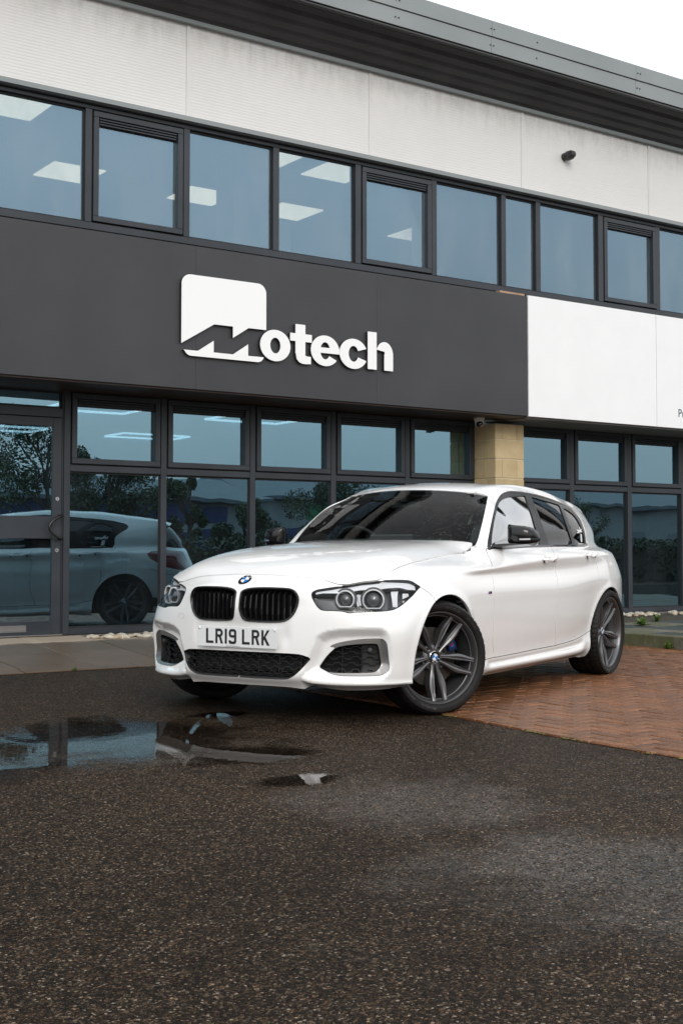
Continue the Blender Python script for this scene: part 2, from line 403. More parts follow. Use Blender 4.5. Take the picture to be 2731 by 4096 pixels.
# --- planting strip soil and pebbles along the wall
soil = plain('damp_soil', (.045, .036, .022), .9, var=.3)
tag(mesh('soil', [(9.43, 9.79, .118), (26, 9.79, .118), (26, 10.99, .125), (9.43, 10.99, .125)], [(0, 1, 2, 3)], soil), kind='structure')
def m_pebble():
    t = NT('cream_pebble'); oi = t.n('ObjectInfo'); c = t.coord(); n = t.noise(c, 14, 5, .6)
    t.set(Base_Color=t.mix(1.0, t.ramp(oi.outputs['Random'], [(0, (.40, .30, .20)), (.35, (.50, .43, .33)), (.7, (.46, .42, .36)), (1, (.60, .55, .46))]), t.ramp(n, [(.3, (.75, .75, .75)), (.7, (1.15, 1.15, 1.15))]), 'MULTIPLY'), Roughness=.55); return t.m
PEB = m_pebble(); pm = []
for s_ in range(6):
    bm = bmesh.new(); bmesh.ops.create_icosphere(bm, subdivisions=2, radius=1); r = random.Random(s_)
    ph = [r.uniform(0, 6) for _ in range(3)]
    for v in bm.verts:
        k = 1+.10*math.sin(v.co.x*2.2+ph[0])+.08*math.sin(v.co.y*2.6+ph[1]); v.co = Vector((v.co.x*k, v.co.y*k*.8, v.co.z*.55*k))
    me = bpy.data.meshes.new('pebble'); bm.to_mesh(me); bm.free(); me.polygons.foreach_set('use_smooth', [True]*len(me.polygons)); me.materials.append(PEB); pm.append(me)
pb = empty('pebble_bed', (7, 10.85, .10)); tag(pb, 'line of cream rounded pebbles edging the paving along the foot of the windows', 'pebbles')
mesh('pebble_sand', [(-2.22, -.18, .012), (2.38, -.18, .012), (2.38, .14, .03), (-2.22, .14, .03)], [(0, 1, 2, 3)], plain('sandy_bed', (.42, .34, .24), .95, var=.2), pb)
pb2 = empty('pebble_bed', (11.5, 10.8, .10)); tag(pb2, 'pale pebbles along the window foot right of the car, above the mossy kerb', 'pebbles')
rnd = random.Random(5)
def pebbles(par, x0, x1, y0, y1, z, n, r0, r1):
    for k in range(n):
        o = bpy.data.objects.new('pebble', pm[k % 6]); COL.objects.link(o); o.parent = par; s_ = rnd.uniform(r0, r1)
        o.location = (rnd.uniform(x0, x1), rnd.uniform(y0, y1), z+s_*.30); o.scale = (s_*rnd.uniform(.9, 1.35), s_, s_*rnd.uniform(.8, 1.1)); o.rotation_euler = (rnd.uniform(-.3, .3), rnd.uniform(-.3, .3), rnd.uniform(0, 3))
pebbles(pb, -2.17, 2.3, -.15, .08, .020, 150, .028, .050)
pebbles(pb2, -1.6, 2.6, -.20, .12, .030, 120, .024, .048)
# --- small weeds at kerb foot, slab joints
LEAF = plain('weed_leaf', (.09, .16, .025), .5, var=.3)
def weed(x, y, z, h, n, seed, label):
    r = random.Random(seed); m = MB()
    for k in range(n):
        a = r.uniform(0, 6.28); l = h*r.uniform(.5, 1); w = l*.16; tilt = r.uniform(.2, 1.2)
        dx, dy = math.cos(a)*math.sin(tilt), math.sin(a)*math.sin(tilt); dz = math.cos(tilt); px_, py_ = -math.sin(a)*w, math.cos(a)*w
        p = lambda t: (dx*l*t, dy*l*t, l*(dz*t-.35*t*t*math.sin(tilt)))
        a0, a1, a2 = p(0), p(.55), p(1)
        m.add([a0, (a1[0]+px_, a1[1]+py_, a1[2]+.004), a2, (a1[0]-px_, a1[1]-py_, a1[2]+.004), (a1[0], a1[1], a1[2]-.003)], [(0, 1, 4), (1, 2, 4), (2, 3, 4), (3, 0, 4)])
    o = m.build('weed', LEAF, None, fix=False); o.location = (x, y, z); tag(o, label, 'weed')
weed(9.27, 8.05, .005, .10, 30, 1, 'small green weed at the foot of the kerb, nearest the right picture edge')
weed(9.28, 8.68, .005, .05, 16, 2, 'tiny green sprout at the foot of the kerb beside the rear wheel')
weed(10.35, 9.35, .128, .13, 36, 3, 'leafy green weed growing on the raised slabs behind the kerb')
weed(9.9, 9.6, .128, .10, 22, 4, 'thin upright weed on the raised slabs close to the car tail')
weed(4.86, 9.19, .01, .07, 26, 5, 'green weed at the path edge just left of the car bumper')
weed(3.98, 9.19, .01, .035, 14, 6, 'tiny weed tuft on the path edge below the door')
weed(11.2, 9.9, .12, .12, 26, 7, 'low weed in the soil strip below the right windows')
m = MB(); r = random.Random(9)
for k in range(260):                                     # moss cushions in the seam between asphalt and pavers
    y = 3.0+r.random()**1.5*4.5; x = edge_x(y)+r.uniform(-.012, .02); s_ = r.uniform(.003, .008)
    if math.sin(y*7)+math.sin(y*17+1) < .3: continue
    m.add([(x+s_*1.6*math.cos(a), y+s_*2.4*math.sin(a), .004) for a in (0, 1.26, 2.5, 3.77, 5.0)]+[(x, y, .004+s_*.8)], [(i, (i+1) % 5, 5) for i in range(5)])
tag(m.build('moss', plain('yellow_green_moss', (.13, .125, .03), .8, var=.3), None, fix=False), 'yellow green moss in the joint between asphalt and brick paving', 'moss', kind='stuff')
# ================================================================== what stands across the yard, seen in the windows; the hedges are added
OW = plain('pale_render_wall', (.26, .28, .29), .8, var=.1); ORF = plain('blue_grey_roof_sheet', (.09, .12, .14), .5, var=.2); OBL = plain('blue_sign_band', (.012, .035, .13), .5)
def unit(x0, x1, y, h, label, band=None):
    e = empty('industrial_unit', ((x0+x1)/2, y, 0)); tag(e, label, 'building'); w = (x1-x0)/2
    MB().box(-w, w, -9, 0, 0, h*.70).build('wall', OW, e)
    MB().prism([(.5, h*.70), (.5, h*.74), (-4.5, h), (-9.5, h*.74), (-9.5, h*.70)], -w-.3, w+.3, 'x').build('roof', ORF, e)
    k = -w+1.2
    while k < w-2.6:
        MB().box(k, k+2.2, .001, .04, .2, h*.42).build('shutter', plain('grey_shutter', (.16, .18, .20), .5) if int(k) % 2 else OBL, e); k += 4.4
    if band: MB().box(-w*.8, w*.8, .002, .08, h*.50, h*.66).build('sign_band', band, e)
unit(8, 27, -26, 4.1, 'low industrial unit mirrored in the left ground floor windows', OBL)
unit(29, 52, -30, 4.6, 'pale industrial unit mirrored in the right ground floor windows', plain('green_sign_band', (.02, .20, .08), .5))
unit(54, 76, -34, 5.0, 'distant industrial unit mirrored at the right edge windows')
BARK = plain('dark_bark', (.05, .04, .03), .9)
LF = NT('tree_leaves'); _oi = LF.n('ObjectInfo'); LF.set(Base_Color=LF.ramp(LF.noise(LF.coord(), 1.4, 3), [(.3, (.014, .034, .010)), (.7, (.045, .085, .025))]), Roughness=.6); LF = LF.m
def tree(x, y, h, r, seed, label, n=9500):
    e = empty('tree', (x, y, 0)); tag(e, label, 'tree', 'trees mirrored in the windows'); q = random.Random(seed)
    m = MB().tube([(0, 0, 0), (.05, 0, h*.3), (.0, .05, h*.55), (.05, .02, h*.8)], [.13, .10, .07, .02], 8)
    cl = []
    for k in range(16):
        a = q.uniform(0, 6.28); z = h*q.uniform(.22, .95); rr = r*math.sqrt(max(0, 1-((z/h-.62)/.42)**2))*q.uniform(.4, 1)
        c = (rr*math.cos(a), rr*math.sin(a), z); cl.append((c, r*q.uniform(.22, .42)))
        m.tube([(0, 0, z*.6), (c[0]*.5, c[1]*.5, z*.8), c], [.04, .03, .01], 5)
    m.build('trunk', BARK, e)
    v = []; f = []
    for k in range(n):
        c, s_ = cl[q.randrange(len(cl))]; d = Vector((q.gauss(0, 1), q.gauss(0, 1), q.gauss(0, 1))); d.normalize(); d *= s_*q.random()**.4
        p = Vector(c)+d; a = Vector((q.gauss(0, 1), q.gauss(0, 1), q.gauss(0, 1))).normalized()*.055; b = a.cross(Vector((q.gauss(0, 1), q.gauss(0, 1), 1))).normalized()*.035
        i = len(v); v += [p-a, p+b, p+a, p-b]; f.append((i, i+1, i+2, i+3))
    mesh('crown', v, f, LF, e)
tree(17.2, -19, 4.3, 1.7, 1, 'bushy tree mirrored in the door glass')
tree(14.6, -18, 5.6, 1.9, 2, 'tallest tree mirrored at the left edge of the door glass')
tree(20.6, -20, 3.6, .9, 3, 'small tree mirrored in the first window right of the door')
tree(23.4, -21, 3.1, 1.2, 4, 'round shrub like tree mirrored in the second window')
tree(26.6, -20, 3.5, 1.6, 5, 'broad dark tree mirrored in the third window')
tree(29.4, -21, 3.3, 1.5, 6, 'dark tree mirrored beside the windscreen')
tree(42.5, -20, 3.4, 1.2, 7, 'thin tree mirrored in the right window', 1500)
lp = empty('lamp_post', (50.5, -17, 0)); tag(lp, 'pale tall lamp post mirrored in the far right windows', 'lamp post')
POLE = plain('white_pole', (.6, .62, .63), .4)
MB().tube([(0, 0, 0), (0, 0, 8)], [.11, .07], 12).build('pole', POLE, lp); MB().box(-.1, .8, -.12, .12, 7.9, 8.02, c=.03).build('lamp_head', POLE, lp)

HL = NT('added_hedge_leaves'); HL.set(Base_Color=HL.ramp(HL.noise(HL.coord(), 3, 3), [(.3, (.010, .022, .008)), (.7, (.03, .055, .016))]), Roughness=.7); HL = HL.m
def added_hedge(x0, x1, y, h, label, seed):  # dark hedging put in behind the camera to darken the lower window reflections
    e = empty('added_hedge', ((x0+x1)/2, y, 0)); tag(e, label, 'added_hedge'); w = (x1-x0)/2; q = random.Random(seed)
    MB().box(-w, w, -.35, .35, 0, h*.8).build('stems', BARK, e)
    v = []; f = []
    for k in range(int((x1-x0)*330)):
        p = Vector((q.uniform(-w, w), q.choice((-1, 1))*q.uniform(.3, .5) if q.random() < .7 else q.uniform(-.4, .4), q.uniform(.02, h)))
        if abs(p.y) < .3: p.z = h*q.uniform(.8, 1.05)
        a = Vector((q.gauss(0, 1), q.gauss(0, 1), q.gauss(0, 1))).normalized()*.07; b = a.cross(Vector((q.gauss(0, 1), q.gauss(0, 1), 1))).normalized()*.05
        i = len(v); v += [p-a, p+b, p+a, p-b]; f.append((i, i+1, i+2, i+3))
    mesh('foliage', v, f, HL, e)
added_hedge(9, 24, -6, 1.15, 'clipped dark hedging added to darken the reflections low in the ground floor windows behind the car', 1)
added_hedge(25.5, 44, -5, 1.2, 'clipped dark hedging added to darken the reflections low in the windows right of the stone column', 2)
# ================================================================== BUILDING
DW, DC, DF, DU = 11.0, 10.645, 10.30, 10.42     # planes: lower glazing, stone column, sign fascia, upper window band
def m_frame():
    t = NT('window_frame_grey'); c = t.coord(); n = t.noise(c, 2.5, 6)
    t.set(Base_Color=t.ramp(n, [(.3, (.020, .025, .032)), (.7, (.034, .040, .049))]), Roughness=t.math('MULTIPLY_ADD', n, .25, .32))
    return t.m
FR = m_frame()
GASKET = plain('rubber_gasket', (.012, .012, .013), .6)
def m_glass(name, refl, fac, tint, wav=.0, film=.07):
    t = NT(name); t.t.nodes.remove(t.b)
    tr = t.n('BsdfTransparent'); tr.inputs[0].default_value = (*tint, 1)
    gl = t.n('BsdfGlossy'); gl.inputs['Roughness'].default_value = .0; gl.inputs['Color'].default_value = (*refl, 1)
    lw = t.n('LayerWeight'); lw.inputs['Blend'].default_value = .35
    f = t.math('MULTIPLY_ADD', lw.outputs['Fresnel'], 1-fac, fac)
    if wav:
        c = t.coord(); nm = t.bump(t.noise(c, 1.6, 1.5), 1.0, wav); t.l(nm, gl.inputs['Normal'])
    _mp = t.n('Mapping'); _mp.inputs['Scale'].default_value = (1.6, 1, .55); t.l(t.coord(), _mp.inputs[0]); dirt = t.noise(_mp.outputs[0], 1.5, 9, .62)
    d = t.n('BsdfDiffuse'); d.inputs[0].default_value = (.40, .47, .52, 1)
    mxs = t.n('MixShader'); t.l(f, mxs.inputs[0]); t.l(tr.outputs[0], mxs.inputs[1]); t.l(gl.outputs[0], mxs.inputs[2])
    m2 = t.n('MixShader'); t.l(t.math('MULTIPLY', t.math('POWER', dirt, 2.5), film), m2.inputs[0]); t.l(mxs.outputs[0], m2.inputs[1]); t.l(d.outputs[0], m2.inputs[2])
    t.l(m2.outputs[0], t.out.inputs[0]); return t.m
GLASS_LOW = m_glass('ground_floor_glass', (.33, .54, .65), .50, (.42, .55, .60), .0016)
GLASS_UP = m_glass('first_floor_glass', (.265, .40, .51), .44, (.74, .74, .70), .0008, .50)
def m_clad():
    t = NT('ribbed_white_cladding'); c = t.coord(); s = t.n('SeparateXYZ'); t.l(c, s.inputs[0])
    n = t.noise(c, .9, 7, .65); n2 = t.noise(c, 7, 6, .7)
    mp = t.n('Mapping'); mp.inputs['Scale'].default_value = (6, 1, .7); t.l(c, mp.inputs[0]); st = t.noise(mp.outputs[0], 1.5, 6, .7)
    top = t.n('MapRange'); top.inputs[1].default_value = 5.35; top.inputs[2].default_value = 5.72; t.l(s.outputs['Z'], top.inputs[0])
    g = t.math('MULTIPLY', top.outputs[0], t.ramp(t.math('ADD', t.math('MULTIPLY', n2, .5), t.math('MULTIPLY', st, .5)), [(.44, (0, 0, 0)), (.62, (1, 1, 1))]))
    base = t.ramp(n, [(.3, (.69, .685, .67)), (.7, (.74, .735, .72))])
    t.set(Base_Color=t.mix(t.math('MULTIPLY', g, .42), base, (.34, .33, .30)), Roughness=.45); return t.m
CLAD = m_clad()
DARKP = NT('dark_grey_sign_panel'); _n = DARKP.noise(DARKP.coord(), 1.3, 7)
DARKP.set(Base_Color=DARKP.ramp(_n, [(.3, (.030, .031, .0345)), (.72, (.042, .043, .047))]), Roughness=.42, Normal=DARKP.bump(DARKP.noise(DARKP.coord(), 260, 2), .12, .001)); DARKP = DARKP.m
WHITEP = plain('white_sign_panel', (.86, .87, .88), .3, var=.02)
TIMBER = plain('dark_stained_soffit_timber', (.035, .016, .010), .5, var=.3)
SOFF = plain('grey_soffit', (.20, .19, .18), .6, var=.1)
EAVE = NT('eaves_grey_metal'); _n = EAVE.noise(EAVE.coord(), .8, 6)
EAVE.set(Base_Color=EAVE.ramp(_n, [(.3, (.21, .235, .24)), (.7, (.27, .295, .30))]), Roughness=.42, Metallic=.0); EAVE = EAVE.m
EAVED = plain('eaves_dark_soffit_metal', (.040, .040, .043), .38, var=.25)
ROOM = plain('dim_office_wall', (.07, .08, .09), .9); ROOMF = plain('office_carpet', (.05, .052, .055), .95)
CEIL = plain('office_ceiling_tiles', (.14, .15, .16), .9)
def emis(name, col, st):
    t = NT(name); t.set(Base_Color=(0, 0, 0, 1)); t.b.inputs['Emission Color'].default_value = (*col, 1); t.b.inputs['Emission Strength'].default_value = st; return t.m
LIGHTP = emis('lit_ceiling_panel', (1, .95, .80), 2.4); LED = emis('lit_led_strip', (.9, .97, 1), 4)
bld = empty('commercial_building', (7, 11, 0))
tag(bld, 'two storey business unit with white ribbed cladding, grey window bands and deep dark eaves', 'building')
XO, YO = 7, 11
def part(mb, name, mat, parent=None, off=True, **k):
    """build in world coordinates, then hang under parent (parents sit at the building's origin)"""
    if off: mb.v = [(x-XO, y-YO, z) for x, y, z in mb.v]
    return mb.build(name, mat, parent or bld, **k)
# --- carcass behind the glass: floors, back walls, slab between the storeys
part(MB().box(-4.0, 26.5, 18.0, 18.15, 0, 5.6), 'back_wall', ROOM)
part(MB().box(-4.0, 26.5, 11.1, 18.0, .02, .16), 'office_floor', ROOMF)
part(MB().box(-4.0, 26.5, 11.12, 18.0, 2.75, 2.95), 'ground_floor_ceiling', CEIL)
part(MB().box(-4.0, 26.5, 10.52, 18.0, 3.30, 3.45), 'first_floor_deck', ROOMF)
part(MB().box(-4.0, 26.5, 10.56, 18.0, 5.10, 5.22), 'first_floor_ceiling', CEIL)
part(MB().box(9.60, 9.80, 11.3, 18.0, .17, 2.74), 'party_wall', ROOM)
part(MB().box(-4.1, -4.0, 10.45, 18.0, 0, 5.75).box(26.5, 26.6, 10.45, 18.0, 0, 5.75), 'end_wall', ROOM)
for x, y in ((4.35, 11.65), (7.16, 11.65), (8.10, 11.65), (5.67, 13.38), (7.33, 13.38), (8.57, 13.38), (10.6, 13.38), (13.6, 13.38), (16.1, 13.38), (14.8, 15.2)):
    part(MB().box(x-.30, x+.30, y-.30, y+.30, 5.085, 5.098), 'ceiling_light', LIGHTP)
for x, y in ((5.9, 13.2), (7.95, 13.2), (10.3, 13.9), (5.9, 16), (7.95, 16), (12.3, 14.4)):
    m = MB(); a, b, w = .50, .30, .011
    for q in ((x-a, x+a, y-b, y-b+w), (x-a, x+a, y+b-w, y+b), (x-a, x-a+w, y-b+w, y+b-w), (x+a-w, x+a, y-b+w, y+b-w)): m.box(*q, 2.45, 2.475)
    part(m, 'pendant_light_frame', LED)
PALE = plain('pale_painted_wall', (.85, .90, .90), .8)
part(MB().box(6.36, 6.80, 10.95, 11.3, 3.46, 5.09).box(8.85, 9.14, 10.95, 11.3, 3.46, 5.09), 'wall_return', PALE)
DESK = plain('office_desk', (.25, .22, .18), .6)
for x, y in ((5.6, 13.6), (7.4, 14.6), (8.6, 12.9), (11.4, 13.4), (13.0, 12.7)):
    part(MB().box(x-.6, x+.6, y-.35, y+.35, .86, .89).box(x-.55, x-.5, y-.3, y+.3, .17, .86).box(x+.5, x+.55, y-.3, y+.3, .17, .86), 'desk', DESK)
# --- small things standing on the first floor sill
CLEARP = plain('clear_acrylic', (.55, .72, .76), .15)
part(MB().box(6.60, 6.80, 10.60, 10.61, 3.79, 4.12).box(6.60, 6.80, 10.56, 10.66, 3.78, 3.79), 'acrylic_stand', CLEARP)
part(MB().box(7.10, 7.38, 10.60, 10.72, 3.79, 3.84), 'paper_tray', plain('pale_paper', (.7, .7, .62), .7))
part(MB().lathe([(.0, 0), (.028, 0), (.028, .05), (.02, .07)], 12, (4.37, 10.60, 3.79), 'z').tube([(4.37, 10.6, 3.85), (4.35, 10.6, 4.0)], .0015, 4).tube([(4.37, 10.6, 3.85), (4.39, 10.6, 4.02)], .0015, 4), 'reed_diffuser', CLEARP)
# --- window builder
def window(x0, x1, z0, z1, y, glass, opening, parent=bld, glaz=(.0, 0, .0, 0), vent=True, tilt=0):
    """one glazed unit between mullions; opening = top-hung casement with its own frame"""
    m = MB()
    if opening:
        e = .012; m2 = .050
        # casement frame stands 12 mm proud of the mullions
        X0, X1, Z0, Z1 = x0+e, x1-e, z0+e, z1-e
        for q in ((X0, X1, Z1-m2, Z1), (X0, X1, Z0, Z0+m2), (X0, X0+m2, Z0+m2, Z1-m2), (X1-m2, X1, Z0+m2, Z1-m2)): m.box(q[0], q[1], y-.022, y+.05, q[2], q[3], c=.003)
        gx0, gx1, gz0, gz1 = X0+m2, X1-m2, Z0+m2, Z1-m2
        fr = part(m, 'window', FR)
        # black reveal round the casement
        part(MB().box(x0+.001, x1-.001, y+.012, y+.03, z0+.001, z0+e).box(x0+.001, x1-.001, y+.012, y+.03, z1-e, z1-.001).box(x0+.001, x0+e, y+.012, y+.03, z0+e, z1-e).box(x1-e, x1-.001, y+.012, y+.03, z0+e, z1-e), 'gasket', GASKET, fr)
        if vent:
            v = MB()
            for k in range(3): v.box(gx0+.01, gx1-.01, y-.012+.004*k, y+.02, gz1-.020-.022*k, gz1-.006-.022*k, c=.002)
            part(v, 'vent_louvre', FR, fr); v = MB().box(gx0+.001, gx1-.001, y+.022, y+.03, gz1-.072, gz1-.001); part(v, 'vent_shadow_gap', GASKET, fr)
            gz1 -= .072
    else:
        g = .004
        m.box(x0, x1, y+.018, y+.05, z1-.016, z1).box(x0, x1, y+.018, y+.05, z0, z0+.016).box(x0, x0+.012, y+.018, y+.05, z0+.016, z1-.016).box(x1-.012, x1, y+.018, y+.05, z0+.016, z1-.016)
        fr = part(m, 'window', GASKET); gx0, gx1, gz0, gz1 = x0+.012, x1-.012, z0+.016, z1-.016
    dy = tilt*(gx1-gx0)/2
    v = [(gx0, y+.032-dy, gz0), (gx1, y+.032+dy, gz0), (gx1, y+.032+dy, gz1), (gx0, y+.032-dy, gz1)]
    v += [(a, b+.006, c_) for a, b, c_ in v]
    p = MB().add(v, [(0,1,2,3), (7,6,5,4), (0,4,5,1), (1,5,6,2), (2,6,7,3), (3,7,4,0)])
    part(p, 'pane', glass, fr)
    return fr
# --- ground floor glazing
ZB, ZT1, ZT2, ZH = .152, 1.624, 1.683, 2.395      # sill bottom, transom bottom/top, head
def mull(x0, x1, z0, z1, y, name='mullion', d=.10, pr=.012):
    part(MB().box(x0, x1, y-pr, y+d, z0, z1, c=.003), name, FR)
LM = [4.664, 5.634, 6.612, 7.580, 8.545, 9.505]
for x in LM[:-1]: mull(x-.030, x+.030, ZB, ZH, DW)
mull(9.475, 9.535, ZB, ZH, DW)
for a, b in zip(LM[:-1], LM[1:]):
    part(MB().box(a+.030, b-.030, DW-.008, DW+.10, ZT1, ZT2, c=.003), 'transom', FR)
    part(MB().box(a+.030, b-.030, DW-.008, DW+.10, ZB, .205, c=.003), 'bottom_rail', FR)
    window(a+.030, b-.030, .205, ZT1, DW, GLASS_LOW, False, tilt=-.025)
    window(a+.030, b-.030, ZT2, ZH-.045, DW, GLASS_LOW, True)
    part(MB().box(a+.030, b-.030, DW-.008, DW+.10, ZH-.045, ZH, c=.003), 'head_rail', FR)
RM = [9.93, 11.00, 11.98, 12.96, 13.94]+[14.92+.98*k for k in range(12)]
for x in RM[1:]: mull(x-.034, x+.034, ZB, ZH, DW)
for i, (a, b) in enumerate(zip(RM[:-1], RM[1:])):
    a2 = a+.034 if i else a
    part(MB().box(a2, b-.034, DW-.008, DW+.10, ZT1, ZT2, c=.003), 'transom', FR)
    part(MB().box(a2, b-.034, DW-.008, DW+.10, ZB, .205, c=.003), 'bottom_rail', FR)
    window(a2, b-.034, .205, ZT1, DW, GLASS_LOW, False, tilt=-.004)
    window(a2, b-.034, ZT2, ZH-.045, DW, GLASS_LOW, True)
    part(MB().box(a2, b-.034, DW-.008, DW+.10, ZH-.045, ZH, c=.003), 'head_rail', FR)
part(MB().box(-4.0, 9.63, DW+.001, DW+.12, ZH+.001, 3.29), 'lintel', GASKET)
part(MB().box(9.63, 26.5, DW+.001, DW+.12, ZH+.001, 3.29), 'lintel', GASKET)
part(MB().box(-4.0, 26.5, DW+.004, DW+.16, 0, ZB-.002), 'threshold', plain('concrete_plinth', (.16, .15, .14), .8, var=.2))
# --- entrance door, left of the first mullion
dr = part(MB().box(3.62, 3.72, DW-.01, DW+.06, .165, 2.10, c=.003).box(4.527, 4.612, DW-.01, DW+.06, .165, 2.10, c=.003).box(3.72, 4.527, DW-.01, DW+.06, 2.02, 2.10, c=.003)
          .box(3.72, 4.527, DW-.01, DW+.06, .165, .282, c=.003).box(3.72, 4.527, DW-.014, DW+.06, 1.014, 1.215, c=.003), 'door', FR)
for z0, z1 in ((.282, 1.014), (1.215, 2.02)):
    part(MB().add([(3.72, DW+.029, z0), (4.527, DW+.009, z0), (4.527, DW+.009, z1), (3.72, DW+.029, z1), (3.72, DW+.035, z0), (4.527, DW+.015, z0), (4.527, DW+.015, z1), (3.72, DW+.035, z1)], [(0,1,2,3), (7,6,5,4), (0,4,5,1), (1,5,6,2), (2,6,7,3), (3,7,4,0)]), 'pane', GLASS_LOW, dr)
hp = [(4.585, DW-.010, 1.212), (4.585, DW-.062, 1.212), (4.56, DW-.072, 1.205)]
hp = [(4.590, DW-.01, 1.218), (4.590, DW-.075, 1.218)]+[(4.590-.115*math.sin(math.pi*k/12)**.8, DW-.075, 1.218-.205*k/12) for k in range(1, 12)]+[(4.590, DW-.075, 1.013), (4.590, DW-.01, 1.013)]
part(MB().tube(hp, .013, 10), 'handle', plain('black_door_pull', (.012, .012, .013), .28), dr, smooth=True)
STEEL = plain('brushed_steel', (.62, .62, .63), .32, 1.0)
for z in (1.371, .910):
    part(MB().lathe([(0, -.016), (.016, -.016), (.020, -.011), (.020, -.008)], 20, (4.572, DW, z), 'y'), 'lock', STEEL, dr, autosmooth=40)
    part(MB().lathe([(0, -.0165), (.006, -.0165)], 10, (4.572, DW, z), 'y'), 'keyhole', GASKET, dr)
part(MB().box(3.85, 4.293, DW-.018, DW-.0105, .190, .250, c=.002).box(3.86, 4.283, DW-.0225, DW-.0181, .203, .214, c=.001).box(3.86, 4.283, DW-.0225, DW-.0181, .236, .244, c=.001), 'letter_plate', STEEL, dr)
window(2.4, 3.58, .205, ZT1, DW, GLASS_LOW, False); mull(3.58, 3.615, ZB, 2.185, DW)
mull(4.618, 4.6335, ZB, 2.395, DW, d=.08, pr=.0)
part(MB().box(3.615, 4.634-.018, DW-.012, DW+.09, 2.105, 2.189, c=.003), 'door_head', FR)
window(3.615, 4.616, 2.189, 2.340, DW, GLASS_LOW, False)
part(MB().box(2.4, 4.616, DW-.012, DW+.09, 2.340, ZH, c=.003), 'head_rail', FR)
for k in range(6):
    x1_ = 2.36-1.07*k; x0_ = x1_-1.01; mull(x1_, x1_+.04 if k == 0 else x1_+.06, ZB, ZH, DW); window(x0_, x1_, .205, ZT1, DW, GLASS_LOW, False); window(x0_, x1_, ZT2, ZH-.045, DW, GLASS_LOW, True)
    part(MB().box(x0_, x1_, DW-.008, DW+.10, ZT1, ZT2, c=.003).box(x0_, x1_, DW-.008, DW+.10, ZB, .205, c=.003).box(x0_, x1_, DW-.008, DW+.10, ZH-.045, ZH, c=.003), 'transom', FR)
window(2.4, 3.58, 1.68, 2.340, DW, GLASS_LOW, False); part(MB().box(2.4, 3.58, DW-.008, DW+.1, ZT1, 1.68, c=.003), 'transom', FR)
part(MB().box(3.60, 4.63, DW-.03, DW+.10, ZB-.001, .163, c=.003), 'door_sill', STEEL)
# --- stone column between the units
def m_stone():
    t = NT('sandstone_blocks'); oi = t.n('ObjectInfo'); c = t.coord(); n = t.noise(c, 6, 8, .65); n2 = t.noise(c, 90, 3)
    base = t.ramp(n, [(.3, (.47, .36, .20)), (.7, (.58, .46, .27))])
    v = t.n('HueSaturation'); t.l(base, v.inputs['Color']); t.l(t.math('MULTIPLY_ADD', oi.outputs['Random'], .25, .88), v.inputs['Value'])
    t.set(Base_Color=v.outputs[0], Roughness=.85, Normal=t.bump(n2, .35, .003)); return t.m
STONE = m_stone(); MORTAR = plain('pale_mortar', (.60, .52, .36), .9, var=.08)
col = part(MB().box(9.494, 9.902, DC+.007, DW+.004, .0, 2.30), 'stone_column', MORTAR)
z = .0; k = 0
while z < 2.29:
    z1 = min(z+.207, 2.298)
    cuts = [9.487, 9.587, 9.803, 9.909] if k % 2 == 0 else [9.487, 9.909]
    for a, b in zip(cuts[:-1], cuts[1:]):
        y1 = DC+.10 if a > 9.49 else DC+.155
        part(MB().box(a+(.003 if a > 9.49 else 0), b-(.003 if b < 9.9 else 0), DC, y1, z+.003, z1-.003, c=.002), 'stone_block', STONE, col)
    part(MB().box(9.487, 9.56, DC+.159, DW+.003, z+.003, z1-.003, c=.002), 'stone_block', STONE, col)
    z += .213; k += 1
# --- upper band
ZU0, ZU1 = 3.700, 4.800
UM = [(4.558, 4.620), (5.520, 5.582), (6.481, 6.546), (7.446, 7.512), (8.420, 8.484), (9.385, 9.448), (9.893, 9.960), (10.869, 10.945), (11.840, 11.905), (12.82, 12.88)]+[(13.80+.96*k, 13.86+.96*k) for k in range(14)]
part(MB().box(-4.0, 26.5, DU-.012, DU+.10, ZU0, 3.765, c=.004), 'sill_rail', FR)
part(MB().box(-4.0, 26.5, DU-.012, DU+.10, 4.765, ZU1, c=.004), 'head_rail', FR)
part(MB().prism([(DU-.085, 4.815), (DU-.085, 4.858), (DU+.03, 4.872), (DU+.03, 4.805)], -4.0, 26.5, 'x'), 'head_flashing', EAVE)
part(MB().box(-4.0, 26.5, DU-.03, DU+.09, ZU1+.0005, 4.8145), 'flashing_shadow_gap', GASKET)
for a, b in UM: mull(a, b, 3.7655, 4.7645, DU)
prev = 3.62; ops = {0: 0, 1: 1, 2: 0, 3: 0, 4: 1, 5: 0, 6: 0, 7: 0, 8: 1, 9: 0, 12: 1, 16: 1, 20: 1}
mull(3.56, 3.62, 3.7655, 4.7645, DU)
for i, (a, b) in enumerate(UM):
    window(prev, a, 3.7655, 4.7645, DU, GLASS_UP, bool(ops.get(i, 0))); prev = b
window(2.5, 3.56, 3.7655, 4.7645, DU, GLASS_UP, False)
for k in range(6):
    window(2.44-1.08*(k+1)+.06, 2.44-1.08*k, 3.7655, 4.7645, DU, GLASS_UP, k % 3 == 1); mull(2.44-1.08*k, 2.50-1.08*k, 3.7655, 4.7645, DU)
